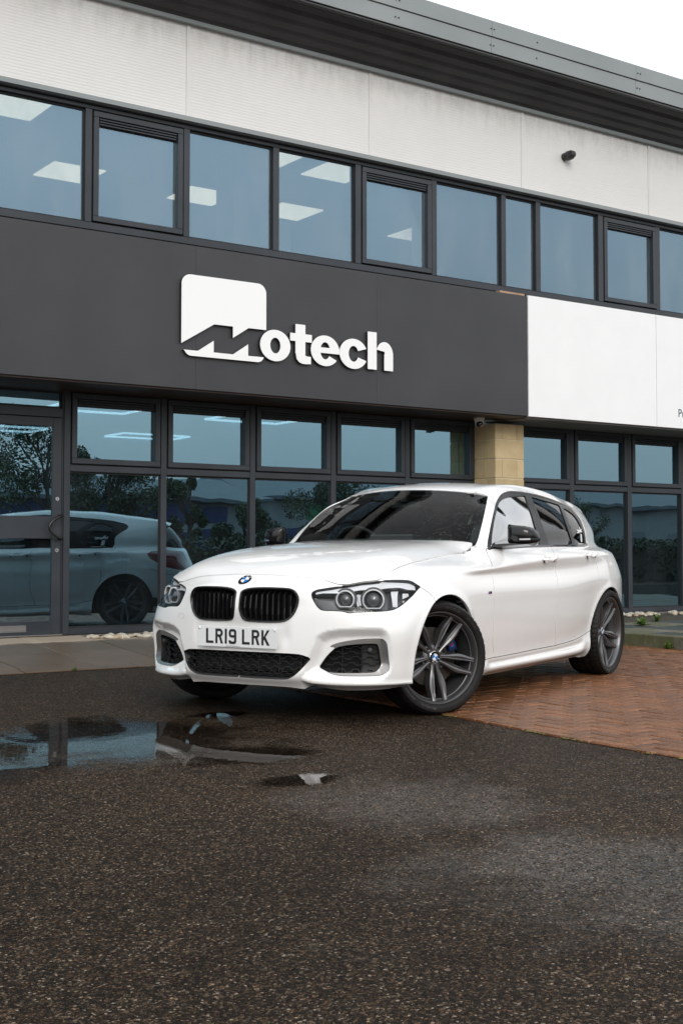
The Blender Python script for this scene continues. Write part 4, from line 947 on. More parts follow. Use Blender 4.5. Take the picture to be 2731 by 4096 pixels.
OUTL = {
 'kidney': [(0.0044,0.4569),(0.0033,0.4772),(0.0109,0.4985),(0.0311,0.5153),(0.062,0.5253),(0.1095,0.5298),(0.1685,0.5322),(0.2266,0.5324),(0.283,0.5332),(0.3165,0.5324),(0.3408,0.5213),(0.3585,0.498),(0.3657,0.473),(0.3632,0.4454),(0.3558,0.4165),(0.3437,0.3822),(0.3257,0.3533),(0.3044,0.334),(0.2771,0.3223),(0.2378,0.3179),(0.1686,0.3173),(0.1094,0.3193),(0.0612,0.3232),(0.0375,0.3305),(0.0246,0.349),(0.0165,0.3838),(0.0086,0.4256)],
 'headlight': [(0.4281,0.5067),(0.4311,0.5303),(0.4509,0.5622),(0.4782,0.59),(0.5033,0.6199),(0.525,0.6452),(0.5458,0.6831),(0.5688,0.735),(0.6144,0.753),(0.6544,0.7502),(0.6938,0.7449),(0.7353,0.748),(0.7766,0.7531),(0.8179,0.7454),(0.8525,0.7055),(0.8911,0.6647),(0.9202,0.6506),(0.946,0.6408),(0.9719,0.6338),(0.9905,0.6282),(1.0113,0.6231),(1.0401,0.6087),(1.0637,0.587),(1.0924,0.5666),(1.0653,0.546),(1.0404,0.5247),(1.0183,0.5069),(0.9883,0.487),(0.9608,0.4674),(0.9376,0.4525),(0.9141,0.4371),(0.892,0.4273),(0.8703,0.4167),(0.8358,0.4089),(0.8102,0.4061),(0.7855,0.404),(0.7616,0.4022),(0.738,0.4015),(0.7146,0.4005),(0.6912,0.3993),(0.6589,0.3972),(0.6269,0.395),(0.6123,0.4025),(0.5924,0.4068),(0.5724,0.408),(0.5521,0.4089),(0.5266,0.4084),(0.501,0.4077),(0.4802,0.4129),(0.4642,0.4296),(0.4481,0.4558),(0.4344,0.4848)],
 'lower_grille': [(0.0025,0.1626),(0.1698,0.1623),(0.3045,0.1654),(0.3374,0.1655),(0.375,0.1649),(0.4364,0.1518),(0.4125,0.1298),(0.3757,0.101),(0.3363,0.0791),(0.3009,0.0661),(0.2685,0.0636),(0.1639,0.0627),(0.041,0.0636),(-0.0032,0.0652)],
 'fog_outer': [(0.5218,0.2045),(0.5491,0.2185),(0.5931,0.2318),(0.6599,0.2435),(0.7314,0.2512),(0.7941,0.2553),(0.8146,0.252),(0.8283,0.2374),(0.8343,0.2178),(0.8411,0.1759),(0.8479,0.1347),(0.8469,0.1178),(0.8349,0.1046),(0.8022,0.09),(0.7716,0.0863),(0.6593,0.0843),(0.5919,0.0838),(0.5531,0.0876),(0.524,0.0948),(0.4996,0.104),(0.4771,0.1124),(0.4704,0.1193),(0.4793,0.1303),(0.499,0.1516),(0.5292,0.1799),(0.559,0.2017)],
 'fog_inner': [(0.5615,0.2036),(0.6127,0.2145),(0.6846,0.2204),(0.7703,0.2251),(0.7851,0.2183),(0.7933,0.1924),(0.7988,0.1616),(0.8069,0.1379),(0.8062,0.1249),(0.7897,0.1102),(0.7672,0.099),(0.7089,0.0969),(0.6121,0.095),(0.529,0.0953),(0.5021,0.1049),(0.4796,0.1128),(0.4735,0.1194),(0.4813,0.1293),(0.501,0.1506),(0.5312,0.1783)],
 'shelf': [(0.3702,0.0708),(0.3826,0.0938),(0.3926,0.1136),(0.4019,0.133),(0.4154,0.1542),(0.4295,0.1782),(0.4432,0.2037),(0.4532,0.2296),(0.4631,0.2568),(0.4884,0.2707),(0.5134,0.2848),(0.5434,0.2921),(0.573,0.2994),(0.5988,0.3017),(0.6243,0.304),(0.6496,0.3062),(0.6766,0.3081),(0.7039,0.3099),(0.7314,0.3115),(0.7629,0.3124),(0.7952,0.3133),(0.8262,0.3007),(0.8418,0.2784),(0.8501,0.2483),(0.8535,0.2235),(0.8572,0.1995),(0.8608,0.1766),(0.8643,0.1549),(0.8635,0.1388),(0.8628,0.1236),(0.8546,0.1103),(0.8463,0.0968),(0.8264,0.0848),(0.8064,0.0721),(0.7797,0.0669),(0.7539,0.0614),(0.721,0.0611),(0.688,0.0604),(0.6555,0.0593),(0.6235,0.0595),(0.5913,0.0594),(0.5587,0.0592),(0.5344,0.0605),(0.51,0.0616),(0.4854,0.0628),(0.4532,0.0661),(0.4203,0.0697),(0.3954,0.0702)],
 'seam_bumper': [(1.0924,0.5666),(1.1345,0.5368),(1.1874,0.5072),(1.213,0.4642)],
 'door_front': [(2.1063,0.7237),(2.0928,0.7129),(2.0619,0.6973),(2.0153,0.6786),(1.9726,0.6554),(1.9789,0.6178),(1.9904,0.5891),(1.987,0.5722),(1.9809,0.557),(1.9721,0.5394),(1.9688,0.5193),(1.9758,0.5264),(1.9695,0.4941),(1.971,0.4591),(1.973,0.4304),(1.9737,0.4048),(1.9752,0.3811),(1.9768,0.3527),(1.9792,0.3246),(1.9811,0.2997),(1.9835,0.274),(1.9912,0.2468),(2.0014,0.2288),(2.0114,0.2103),(2.0307,0.1833),(2.0297,0.1561)],
 'door_split': [(3.0624,0.7441),(3.0332,0.7207),(2.9761,0.685),(2.9617,0.6568),(2.982,0.6316),(2.9956,0.6134),(2.9966,0.5961),(2.999,0.5747),(2.9973,0.561),(2.9948,0.547),(2.9818,0.5145),(2.9762,0.4715),(2.9795,0.4266),(2.9774,0.3988),(2.9762,0.3733),(2.9759,0.3487),(2.9763,0.328),(2.9773,0.3066),(2.9826,0.2836),(2.9906,0.2592),(3.0084,0.228),(3.0248,0.1951),(3.0246,0.1512)],
 'door_rear': [(3.9307,0.7287),(3.8184,0.6892),(3.7807,0.6594),(3.7859,0.6312),(3.7797,0.6124),(3.796,0.587),(3.8065,0.5663),(3.7927,0.5347),(3.7906,0.4948),(3.7994,0.4592),(3.7982,0.4167),(3.7908,0.396),(3.7845,0.3756),(3.7737,0.3541),(3.7632,0.3324),(3.7513,0.3065),(3.7388,0.2798),(3.7278,0.2503),(3.7169,0.22),(3.7087,0.1916),(3.6959,0.1669)],
 'sill_gap': [(1.8356,0.1513),(1.9014,0.1541),(1.966,0.1563),(2.0298,0.1578),(2.1028,0.1583),(2.1766,0.1589),(2.2516,0.1585),(2.3278,0.1575),(2.4053,0.1571),(2.4841,0.1567),(2.5642,0.1563),(2.6457,0.1559),(2.7354,0.155),(2.8269,0.1542),(2.9207,0.1532),(3.0174,0.1518),(3.1139,0.1527),(3.2139,0.1527),(3.3026,0.1533),(3.3945,0.1529),(3.464,0.155),(3.5367,0.1548),(3.6199,0.1555),(3.6983,0.157),(3.6964,0.1619),(3.7651,0.162)],
 'arch_front': [(0.9963,0.0026),(1.0102,0.0888),(1.0214,0.1789),(1.0596,0.2835),(1.1083,0.3764),(1.1814,0.4494),(1.2708,0.4904),(1.366,0.5059),(1.457,0.4988),(1.5461,0.4641),(1.6261,0.4068),(1.6861,0.3414),(1.7211,0.2639),(1.7261,0.1849),(1.7161,0.0553)],
 'arch_rear': [(3.717,0.0245),(3.7224,0.1026),(3.7313,0.1815),(3.7555,0.2859),(3.8108,0.3604),(3.888,0.408),(3.978,0.4314),(4.0584,0.4355),(4.1385,0.427),(4.2285,0.3986),(4.3089,0.3443),(4.37,0.2575),(4.4058,0.1504),(4.4107,0.0578),(4.4005,0.0174)],
 'dlo': [(2.1676,0.7512),(2.2273,0.9237),(2.2666,0.9794),(2.3037,1.0104),(2.3464,1.0307),(2.3876,1.0419),(2.4331,1.0506),(2.4892,1.0589),(2.5466,1.0625),(2.6259,1.0679),(2.7461,1.0807),(2.8345,1.0928),(2.9086,1.0998),(3.0145,1.1012),(3.0648,1.0994),(3.1164,1.0994),(3.1986,1.0963),(3.2552,1.0946),(3.3144,1.0949),(3.2251,1.0927),(3.1425,1.0942),(3.0657,1.0986),(3.1189,1.0942),(3.1746,1.0914),(3.2287,1.0871),(3.2854,1.0844),(3.3409,1.0813),(3.4,1.0794),(3.4568,1.0749),(3.5191,1.0712),(3.5808,1.0661),(3.6496,1.0622),(3.7186,1.0561),(3.8046,1.0522),(3.8771,1.0474),(3.9613,1.0441),(4.0161,1.0356),(4.0705,1.0269),(4.1061,0.9947),(4.0809,0.9558),(4.0276,0.9265),(3.9902,0.9001),(3.944,0.8634),(3.9272,0.8262),(3.9257,0.7911),(3.9038,0.7634),(3.9207,0.7504),(3.7775,0.7485),(3.6189,0.7501),(3.4801,0.751),(3.3568,0.7511),(3.2428,0.7509),(3.1458,0.7508),(3.0519,0.7508),(2.9404,0.7498),(2.8326,0.7493),(2.7289,0.7491),(2.629,0.7489),(2.5303,0.7488),(2.4467,0.7481),(2.4327,0.7423),(2.3622,0.7418),(2.2944,0.7425),(2.2292,0.7447)],
 'glass_front': [(2.2319,0.7613),(2.2581,0.8817),(2.2864,0.9353),(2.3162,0.9724),(2.3626,1.0014),(2.4133,1.0201),(2.4723,1.0311),(2.5651,1.0418),(2.6466,1.0483),(2.717,1.0576),(2.8297,1.0652),(2.9332,1.0656),(2.9942,1.0626),(3.0561,1.0622),(3.1203,1.0608),(3.1876,1.061),(3.1889,1.0588),(3.132,1.0237),(3.0819,0.9923),(3.0395,0.9618),(3.0017,0.9324),(2.959,0.8997),(2.9261,0.8672),(2.9103,0.8354),(2.9107,0.8046),(2.9093,0.7845),(2.9032,0.7633),(2.8273,0.7591),(2.7275,0.7585),(2.6311,0.7579),(2.5355,0.7574),(2.4542,0.7566),(2.4414,0.7503),(2.3855,0.7511),(2.3326,0.7525),(2.2809,0.7557)],
 'glass_rear': [(3.2766,1.0569),(3.3273,1.0495),(3.3809,1.0431),(3.4387,1.0374),(3.5032,1.0348),(3.5744,1.0334),(3.6383,1.0296),(3.7104,1.0267),(3.6259,0.9825),(3.5692,0.9434),(3.5286,0.9111),(3.5012,0.8808),(3.488,0.8522),(3.4955,0.8242),(3.5135,0.7969),(3.5245,0.767),(3.4106,0.7615),(3.3307,0.7602),(3.2539,0.759),(3.1553,0.7587),(3.0598,0.7586),(3.0594,0.7893),(3.0509,0.8175),(3.048,0.8458),(3.062,0.8763),(3.0888,0.9077),(3.1246,0.94),(3.164,0.9765),(3.2141,1.0146)],
 'glass_quarter': [(3.7434,1.0099),(3.8383,0.9986),(3.91,0.9773),(3.9235,0.9434),(3.9003,0.9183),(3.8893,0.8948),(3.868,0.8715),(3.8616,0.8497),(3.8603,0.8273),(3.8695,0.8057),(3.8595,0.7666),(3.7177,0.7655),(3.593,0.7643),(3.5834,0.7945),(3.5637,0.8216),(3.5532,0.849),(3.5677,0.8797),(3.6008,0.9125),(3.651,0.9482),(3.6894,0.9777)],
 'handle_front': [(2.719,0.6634),(2.7509,0.6752),(2.8425,0.6729),(2.9798,0.6659),(2.9746,0.653),(2.9252,0.6392),(2.8304,0.6364),(2.7522,0.6398)],
 'handle_rear': [(3.5253,0.664),(3.5862,0.6729),(3.7195,0.6727),(3.7757,0.6564),(3.7552,0.641),(3.6813,0.6362),(3.592,0.6367),(3.5203,0.6477)],
 'sidebadge': [(1.8825,0.5107),(1.9316,0.5104),(1.9325,0.4961),(1.8832,0.495)],
 'lip': [(0.3754,0.0699),(0.4323,0.0534),(0.5166,0.0482),(0.6533,0.0496),(0.8029,0.0487),(0.9648,0.0437)],
 'sticker': [(3.8349,0.8768),(3.7749,0.8328),(3.7126,0.8516),(3.8549,0.8434),(3.7133,0.8339),(3.8942,0.867),(3.8092,0.8231),(3.7915,0.7776),(3.674,0.767),(3.8343,0.7667)],
 'shutpts': [(1.3639,0.6934)],
}
# ================================================================== CAR
# ---- panel maker: triangulates a region of a surface with exact outlines, shut lines and holes
def dense(poly, step=.012, closed=True):
    p = np.asarray(poly, float); out = []
    n = len(p)
    for i in range(n if closed else n-1):
        a, b = p[i], p[(i+1) % n]; k = max(1, int(np.ceil(np.linalg.norm(b-a)/step)))
        for j in range(k): out.append(a+(b-a)*j/k)
    if not closed: out.append(p[-1])
    return np.array(out)
def smoothc(poly, closed=True, it=2):
    """Chaikin corner cutting"""
    p = np.asarray(poly, float)
    for _ in range(it):
        q = []
        n = len(p)
        if closed:
            for i in range(n):
                a, b = p[i], p[(i+1) % n]; q += [a*.75+b*.25, a*.25+b*.75]
        else:
            q.append(p[0])
            for i in range(n-1):
                a, b = p[i], p[i+1]; q += [a*.75+b*.25, a*.25+b*.75]
            q.append(p[-1])
        p = np.array(q)
    return p
def inside(poly, pts):
    poly = np.asarray(poly); pts = np.asarray(pts); x, y = pts[:, 0], pts[:, 1]; r = np.zeros(len(pts), bool)
    j = len(poly)-1
    for i in range(len(poly)):
        xi, yi = poly[i]; xj, yj = poly[j]
        c = ((yi > y) != (yj > y)) & (x < (xj-xi)*(y-yi)/(yj-yi+1e-15)+xi); r ^= c; j = i
    return r
def dist_poly(poly, pts, closed=True):
    poly = np.asarray(poly); pts = np.asarray(pts); d = np.full(len(pts), 1e9); n = len(poly)
    for i in range(n if closed else n-1):
        a, b = poly[i], poly[(i+1) % n]; ab = b-a; L = ab@ab
        if L < 1e-14: continue
        t = np.clip(((pts-a)@ab)/L, 0, 1); d = np.minimum(d, np.linalg.norm(pts-(a+t[:, None]*ab), axis=1))
    return d
# ---- local modelling on top of the base surface: the sculpted shelf round the air intake, door handle cups, sill scoop
SHELF = smoothc(OUTL['shelf'], it=2)
LGP = np.array(OUTL['lower_grille']); LGP = LGP.copy(); LGP[0, 0] = -.01; LGP[-1, 0] = -.01
LIP = np.array(OUTL['lip'])
def smst(x): x = np.clip(x, 0, 1); return x*x*(3-2*x)
def body_disp(st):
    st = np.asarray(st); d = np.zeros(len(st)); s, t = st[:, 0], st[:, 1]
    m = (s > .3) & (s < 1.1) & (t < .36)
    if m.any():
        q = st[m]; di = dist_poly(SHELF, q); ins = inside(SHELF, q)
        dep = np.where(ins, smst(di/.055)*.7+.3*(1-(1-np.clip(di/.055, 0, 1))**2), 0)*.040
        rim = 0
        d[m] += rim-dep
    # nose: gentle lip over the number plate recess and under it
    m = (s < .5)
    if m.any():
        d[m] += -.010*np.exp(-((t[m]-.245)/.055)**2)*smst((.34-s[m])/.06)
        d[m] += .012*np.exp(-((t[m]-.085)/.030)**2)*smst((.50-s[m])/.1)
    m = (s > .36) & (s < 1.05) & (t < .12)
    if m.any():
        tc = np.interp(s[m], LIP[:, 0], LIP[:, 1]); below = np.clip(tc-t[m], 0, .1); k_ = smst((s[m]-.37)/.05)*smst((1.05-s[m])/.04+.4)
        d[m] += k_*(.010*np.exp(-(np.clip(t[m]-tc, 0, 1)/.016)**2)*(below <= 0)+(below > 0)*(.010-below*.95))
    # wheel arch lips
    for key, tt in (('arch_front', .55), ('arch_rear', .55)):
        A = ARCH[key]; lo, hi = A[:, 0].min()-.08, A[:, 0].max()+.08
        m = (s > lo) & (s < hi) & (t < .62)
        if m.any():
            di = dist_poly(A, st[m], False); d[m] += .007*np.exp(-(di/.030)**2)
    # door handle cups
    for cx_, cy_ in HANDLES:
        m = (abs(s-cx_) < .12) & (abs(t-cy_) < .06)
        if m.any(): d[m] -= .016*np.exp(-(((s[m]-cx_)/.052)**2+((t[m]-cy_)/.022)**2)**1.5)
    # sill: scooped flank above the blade
    m = (s > 1.9) & (s < 3.75) & (t < .2)
    if m.any():
        e = smst((s[m]-1.9)/.1)*smst((3.62-s[m])/.10)
        d[m] += e*(-.016*np.exp(-((t[m]-.112)/.018)**2)+.006*np.exp(-((t[m]-.062)/.010)**2)-.25*np.clip(.050-t[m], 0, .05))
    return d
ARCH = {k: smoothc(OUTL[k], False, 2) for k in ('arch_front', 'arch_rear')}
HANDLES = [(np.mean(np.array(OUTL[k])[:, 0])-.0, np.mean(np.array(OUTL[k])[:, 1])-.008) for k in ('handle_front', 'handle_rear')]
BODY.disp = body_disp
def panels(sf, boundary, grid=.022, holes={}, lines=[], creases=[], keep_holes=(), width=.0046, grid_fn=None):
    """returns a list of (tag, verts_st, tris): connected panels cut by the shut lines"""
    V = []; E = []
    def addpoly(p, closed=True):
        k = len(V); n = len(p); V.extend([tuple(q) for q in p])
        for i in range(n if closed else n-1): E.append((k+i, k+(i+1) % n))
    B = dense(boundary, .012); addpoly(B)
    allp = [(B, True)]
    hp = {k: dense(v, .009) for k, v in holes.items()}
    for v in hp.values(): addpoly(v); allp.append((v, True))
    for c in creases: c = dense(c[0], .012, c[1]); addpoly(c, False); allp.append((c, False))
    strips = []
    for ln in lines:
        c = dense(ln, .012, False); d = np.gradient(c, axis=0); n = np.stack([-d[:, 1], d[:, 0]], 1); n /= np.linalg.norm(n, axis=1, keepdims=True)+1e-12
        w = width/2; poly = np.concatenate([c+n*w, (c-n*w)[::-1]]); addpoly(poly); strips.append((c, w)); allp.append((poly, True))
    b0 = B.min(0); b1 = B.max(0)
    gx = np.arange(b0[0]+grid*.5, b1[0], grid); gy = np.arange(b0[1]+grid*.5, b1[1], grid)
    G = np.array([(x+(grid*.5 if j % 2 else 0), y) for j, y in enumerate(gy) for x in gx]).reshape(-1, 2)
    if grid_fn is not None: G = np.concatenate([G, grid_fn()])
    G = G[inside(B, G)]
    far = np.ones(len(G), bool)
    for p, cl in allp:
        lo = p.min(0)-.02; hi = p.max(0)+.02
        m = far & (G[:, 0] > lo[0]) & (G[:, 0] < hi[0]) & (G[:, 1] > lo[1]) & (G[:, 1] < hi[1])
        if m.any(): far[m] = dist_poly(p, G[m], cl) > grid*.32
    G = G[far]
    V.extend([tuple(g) for g in G])
    r = delaunay_2d_cdt([Vector(v) for v in V], E, [], 0, 1e-6)
    vv = np.array([tuple(v) for v in r[0]]); ff = np.array([f for f in r[2] if len(f) == 3])
    cen = vv[ff].mean(1)
    ok = inside(B, cen); lab = np.zeros(len(ff), int)
    names = ['']
    for k, p in hp.items():
        ins = inside(p, cen)
        if k in keep_holes: names.append(k); lab[ins & ok] = len(names)-1
        else: ok &= ~ins
    for c, w in strips: ok &= ~(dist_poly(c, cen, False) < w*.98)
    idx = np.nonzero(ok)[0]
    # flood fill over shared edges with equal label
    em = {}
    for fi in idx:
        a, b, c = ff[fi]
        for e in ((a, b), (b, c), (c, a)): em.setdefault((min(e), max(e)), []).append(fi)
    comp = {fi: -1 for fi in idx}; adj = {fi: [] for fi in idx}
    for e, l in em.items():
        if len(l) == 2 and lab[l[0]] == lab[l[1]]: adj[l[0]].append(l[1]); adj[l[1]].append(l[0])
    out = []
    for fi in idx:
        if comp[fi] >= 0: continue
        k = len(out); st_ = [fi]; comp[fi] = k; mem = []
        while st_:
            x = st_.pop(); mem.append(x)
            for y in adj[x]:
                if comp[y] < 0: comp[y] = k; st_.append(y)
        if len(mem) < 6: continue
        tri = ff[mem]; used = np.unique(tri); re = -np.ones(len(vv), int); re[used] = np.arange(len(used))
        out.append((names[lab[fi]], vv[used], re[tri]))
    return out
def emit(sf, name, st, tri, mat, parent, side=1, flange=.012, lift=0, no_flange=None):
    """3D mesh of a panel; side=+1 the car's left, -1 the right; flange = depth of the turned-in edge"""
    p, n = sf.posn(st)
    if lift: p = p+n*lift
    a, b, c = p[tri[:, 0]], p[tri[:, 1]], p[tri[:, 2]]
    fn = np.cross(b-a, c-a); flip = np.einsum('ij,ij->i', fn, n[tri[:, 0]]).sum() < 0
    if flip: tri = tri[:, ::-1]
    V = p.copy(); N = n.copy(); F = tri.tolist()
    if flange:
        cnt = {}
        for f in F:
            for i in range(3):
                e = (f[i], f[(i+1) % 3]); cnt[e] = 1
        be = [e for e in cnt if (e[1], e[0]) not in cnt]
        if no_flange is not None: be = [e for e in be if not no_flange(st[e[0]], st[e[1]])]
        k = len(V); vs = []; ns = []
        for (i, j) in be:
            d = p[j]-p[i]; o = np.cross(d, n[i]); o /= np.linalg.norm(o)+1e-12
            vs += [p[i], p[j], p[j]-n[j]*flange, p[i]-n[i]*flange]; ns += [o]*4
            F.append([k, k+3, k+2, k+1]); k += 4
        if vs: V = np.concatenate([V, vs]); N = np.concatenate([N, ns])
    # car space is left handed (u back, v left, w up): y = -v
    V = V*np.array([1, -side, 1]); N = N*np.array([1, -side, 1])
    if side > 0: F = [f[::-1] for f in F]
    o = mesh(name, V, F, mat, parent, smooth=True)
    if len(o.data.vertices) == len(N): o.data.normals_split_custom_set_from_vertices([tuple(x) for x in N])
    return o
def side_pt(u, v, w): return (u, -v, w)
# ---- materials
def m_paint():
    t = NT('alpine_white_paint'); c = t.coord(); n = t.noise(c, 2, 4)
    g = t.n('SeparateXYZ'); t.l(c, g.inputs[0])
    low = t.n('MapRange'); low.inputs[1].default_value = .50; low.inputs[2].default_value = .17; t.l(g.outputs['Z'], low.inputs[0])
    sp = t.ramp(t.noise(c, 55, 3, .8), [(.62, (0, 0, 0)), (.70, (1, 1, 1))])
    film = t.math('MULTIPLY', low.outputs[0], t.math('MULTIPLY_ADD', t.noise(c, 7, 6, .7), .5, .05))
    d = t.math('MINIMUM', t.math('ADD', film, t.math('MULTIPLY', t.math('MULTIPLY', sp, low.outputs[0]), .12)), 1.0)
    t.set(Base_Color=t.mix(t.math('MULTIPLY', d, .5), (.845, .845, .84), (.36, .31, .26)), Roughness=.30, Coat_Weight=1.0, Coat_Roughness=.02)
    # beads of rain on the upward faces
    geo = t.n('NewGeometry'); nn = t.n('SeparateXYZ'); t.l(geo.outputs['Normal'], nn.inputs[0])
    v = t.n('TexVoronoi'); v.inputs['Scale'].default_value = 150; t.l(c, v.inputs['Vector'])
    bead = t.ramp(v.outputs['Distance'], [(.10, (1, 1, 1)), (.34, (0, 0, 0))])
    msk = t.math('MULTIPLY', t.ramp(nn.outputs['Z'], [(.55, (0, 0, 0)), (.8, (1, 1, 1))]), t.ramp(t.noise(c, 3.5, 3), [(.45, (0, 0, 0)), (.6, (1, 1, 1))]))
    t.set(Coat_Normal=t.bump(t.math('MULTIPLY', bead, msk), .5, .0012)); t.b.inputs['Coat IOR'].default_value = 1.5
    return t.m
PAINT = m_paint()
GBLK = plain('gloss_black_trim', (.008, .008, .009), .10, spec=.45); MBLK = plain('matt_black_plastic', (.010, .010, .011), .6, bump=.15, bscale=400)
CAV = plain('black_cavity', (.004, .004, .004), .9)
SILV = plain('satin_grey_trim', (.33, .32, .31), .28, .85)
GRILLE = plain('mesh_bar_plastic', (.014, .015, .016), .42, spec=.4)
CHROME = plain('chrome', (.75, .75, .76), .08, 1.0)
def m_carglass(name, tint, k=.04, drops=False, ior=1.52):
    t = NT(name); t.t.nodes.remove(t.b)
    tr = t.n('BsdfTransparent'); tr.inputs[0].default_value = (*tint, 1)
    gl = t.n('BsdfGlossy'); gl.inputs['Roughness'].default_value = .0
    fr = t.n('Fresnel'); fr.inputs[0].default_value = ior
    m = t.n('MixShader'); t.l(t.math('ADD', fr.outputs[0], k), m.inputs[0]); t.l(tr.outputs[0], m.inputs[1]); t.l(gl.outputs[0], m.inputs[2])
    sh = m
    if drops:
        c = t.coord(); v = t.n('TexVoronoi'); v.inputs['Scale'].default_value = 85; t.l(c, v.inputs['Vector']); sc = t.n('SeparateColor'); t.l(v.outputs['Color'], sc.inputs[0])
        s = t.n('SeparateXYZ'); t.l(c, s.inputs[0])
        # the corner the wipers never reach stays beaded: towards the top of the driver's far side
        msk = t.math('MULTIPLY', t.ramp(t.math('ADD', t.math('MULTIPLY', s.outputs['Y'], -1), t.math('MULTIPLY', t.noise(c, 5, 4), .35)), [(.36, (0, 0, 0)), (.60, (1, 1, 1))]), t.math('LESS_THAN', sc.outputs[0], .42))
        bead = t.math('MULTIPLY', t.ramp(v.outputs['Distance'], [(.12, (1, 1, 1)), (.19, (0, 0, 0))]), msk)
        d = t.n('BsdfDiffuse'); d.inputs[0].default_value = (.45, .58, .56, 1)
        g2 = t.n('BsdfGlossy'); g2.inputs['Roughness'].default_value = .15; m3 = t.n('MixShader'); m3.inputs[0].default_value = .5; t.l(d.outputs[0], m3.inputs[1]); t.l(g2.outputs[0], m3.inputs[2])
        m2 = t.n('MixShader'); t.l(t.math('MULTIPLY', bead, .6), m2.inputs[0]); t.l(m.outputs[0], m2.inputs[1]); t.l(m3.outputs[0], m2.inputs[2]); sh = m2
    t.l(sh.outputs[0], t.out.inputs[0]); return t.m
WGL = m_carglass('windscreen_glass', (.60, .68, .66), -.005, True, 1.27); DGL = m_carglass('door_glass', (.55, .62, .60), .46, False); TGL = m_carglass('tinted_rear_glass', (.10, .095, .085), .0)
LENS = m_carglass('headlamp_lens', (.93, .94, .95), -.005, ior=1.30)
AC = .41978497
car = empty('parked_car', (4.28166, 6.40209, 0), AC)
tag(car, 'white five door hatchback with black kidney grilles, wet bonnet and dark grey alloy wheels', 'car')
# ---- body side, front and rear: one sheet cut into bumper, wings, doors, quarter and skirt
Smax = SK[-1]; TI = TK[8]
Sx = [SK[i] for i in range(len(SK))]
mp_ = lambda k: [tuple(p) for p in OUTL[k]]
def arch_boundary(A):
    A = ARCH[A]; a, b = A[0], A[-1]; return [(a[0], 0.0)]+[tuple(p) for p in A if p[1] > .004]+[(b[0], 0.0)]
bnd = [(0, 0)]+arch_boundary('arch_front')+arch_boundary('arch_rear')+[(Smax, 0), (Smax, TI), (Sx[25], TI), (Sx[25], TK[15]), (Sx[18], TK[15]), (Sx[18], TK[12]), (Sx[13], TK[12]), (Sx[13], TI), (0, TI)]
# tail lamp outline on the rear corner
TLP = [(4.33, .640), (4.38, .672), (4.50, .690), (4.80, .690), (4.98, .672), (5.02, .62), (5.00, .53), (4.90, .50), (4.72, .50), (4.60, .52), (4.50, .555), (4.39, .60)]
kid = smoothc(OUTL['kidney'], it=1); kid[:, 0] = np.maximum(kid[:, 0], .012)
hl = smoothc(OUTL['headlight'], it=1); hl[:, 1] = np.minimum(hl[:, 1], TK[8]-.0055); _m = (hl[:, 0] > .572) & (hl[:, 0] < .815) & (hl[:, 1] > TK[8]-.035); hl[_m, 1] = TK[8]+.003
fogo = smoothc(OUTL['fog_outer'], it=1); fogi = smoothc(OUTL['fog_inner'], it=1)
lg = [tuple(p) for p in OUTL['lower_grille']]; lg[0] = (-.01, lg[0][1]); lg[-1] = (-.01, lg[-1][1])
lg = [tuple(p) for p in smoothc(lg, False, 1)]; lg = [(max(a, -.005) if a < .003 else a, b) for a, b in lg]
dlo = [tuple(p) for p in smoothc(OUTL['dlo'], True, 1)]
def ext(l, a=None, b=None):
    l = list(l); return ([a] if a else [])+l+([b] if b else [])
df = mp_('door_front'); ds_ = mp_('door_split'); dr_ = mp_('door_rear'); sg_ = mp_('sill_gap'); sb = mp_('seam_bumper')
sg_ = [(ARCH['arch_front'][-1][0]-.01, sg_[0][1]-.002)]+[p for p in sg_ if p[0] > 1.80]+[(ARCH['arch_rear'][0][0]+.03, sg_[-1][1]+.006)]
df2 = [(OUTL['dlo'][0][0]+.002, OUTL['dlo'][0][1]-.0)]+df[1:]+[(df[-1][0], sg_[4][1]-.0)]
lines = [smoothc(sg_, False, 2), smoothc(df2[:-1]+[(df2[-1][0], .155)], False, 2), smoothc([(ds_[0][0]+.02, ds_[0][1]+.03)]+ds_+[(ds_[-1][0], .150)], False, 2),
         smoothc([(dr_[0][0]-.005, dr_[0][1]+.03)]+dr_+[], False, 2), smoothc([(hl[np.argmax(hl[:, 0])][0]-.004, hl[np.argmax(hl[:, 0])][1])]+sb[1:]+[(1.235, .43)], False, 1)]
holes = {'kidney': kid, 'headlight': hl, 'lower_grille': lg, 'fog': fogo, 'window': dlo, 'taillight': TLP}
fine = lambda: np.array([(x+(.006 if j % 2 else 0), y) for j, y in enumerate(np.arange(.02, .40, .012)) for x in np.arange(.30, 1.12, .012)])
PN = panels(BODY, bnd, .024, holes, lines, [], ('headlight', 'taillight'), grid_fn=fine)
def nearest(label_pt, comps):
    best = None
    for i, (nm, st, tri) in enumerate(comps):
        d = np.linalg.norm(st[tri].mean(1)-np.array(label_pt), axis=1).min()
        if best is None or d < best[0]: best = (d, i)
    return best[1]
seeds = {'front_bumper': (.6, .45), 'front_wing': (1.5, .60), 'front_door': (2.6, .40), 'rear_door': (3.5, .45), 'rear_quarter': (4.0, .60), 'side_skirt': (2.6, .06)}
got = {}
for k, p in seeds.items(): got.setdefault(nearest(p, [(n, s, t) if not n else ('x', s+99, t) for n, s, t in PN]), k)
atcentre = lambda a, b: (abs(a[0]) < 1e-3 and abs(b[0]) < 1e-3) or (abs(a[0]-Smax) < 1e-4 and abs(b[0]-Smax) < 1e-4) or (a[1] > TK[15]-1e-4 and b[1] > TK[15]-1e-4)
LENS_ST = {}
DOOR = {}
TAILR = NT('tail_lamp_red'); TAILR.set(Base_Color=(.16, .004, .006, 1), Roughness=.06, Coat_Weight=1.0); TAILR = TAILR.m
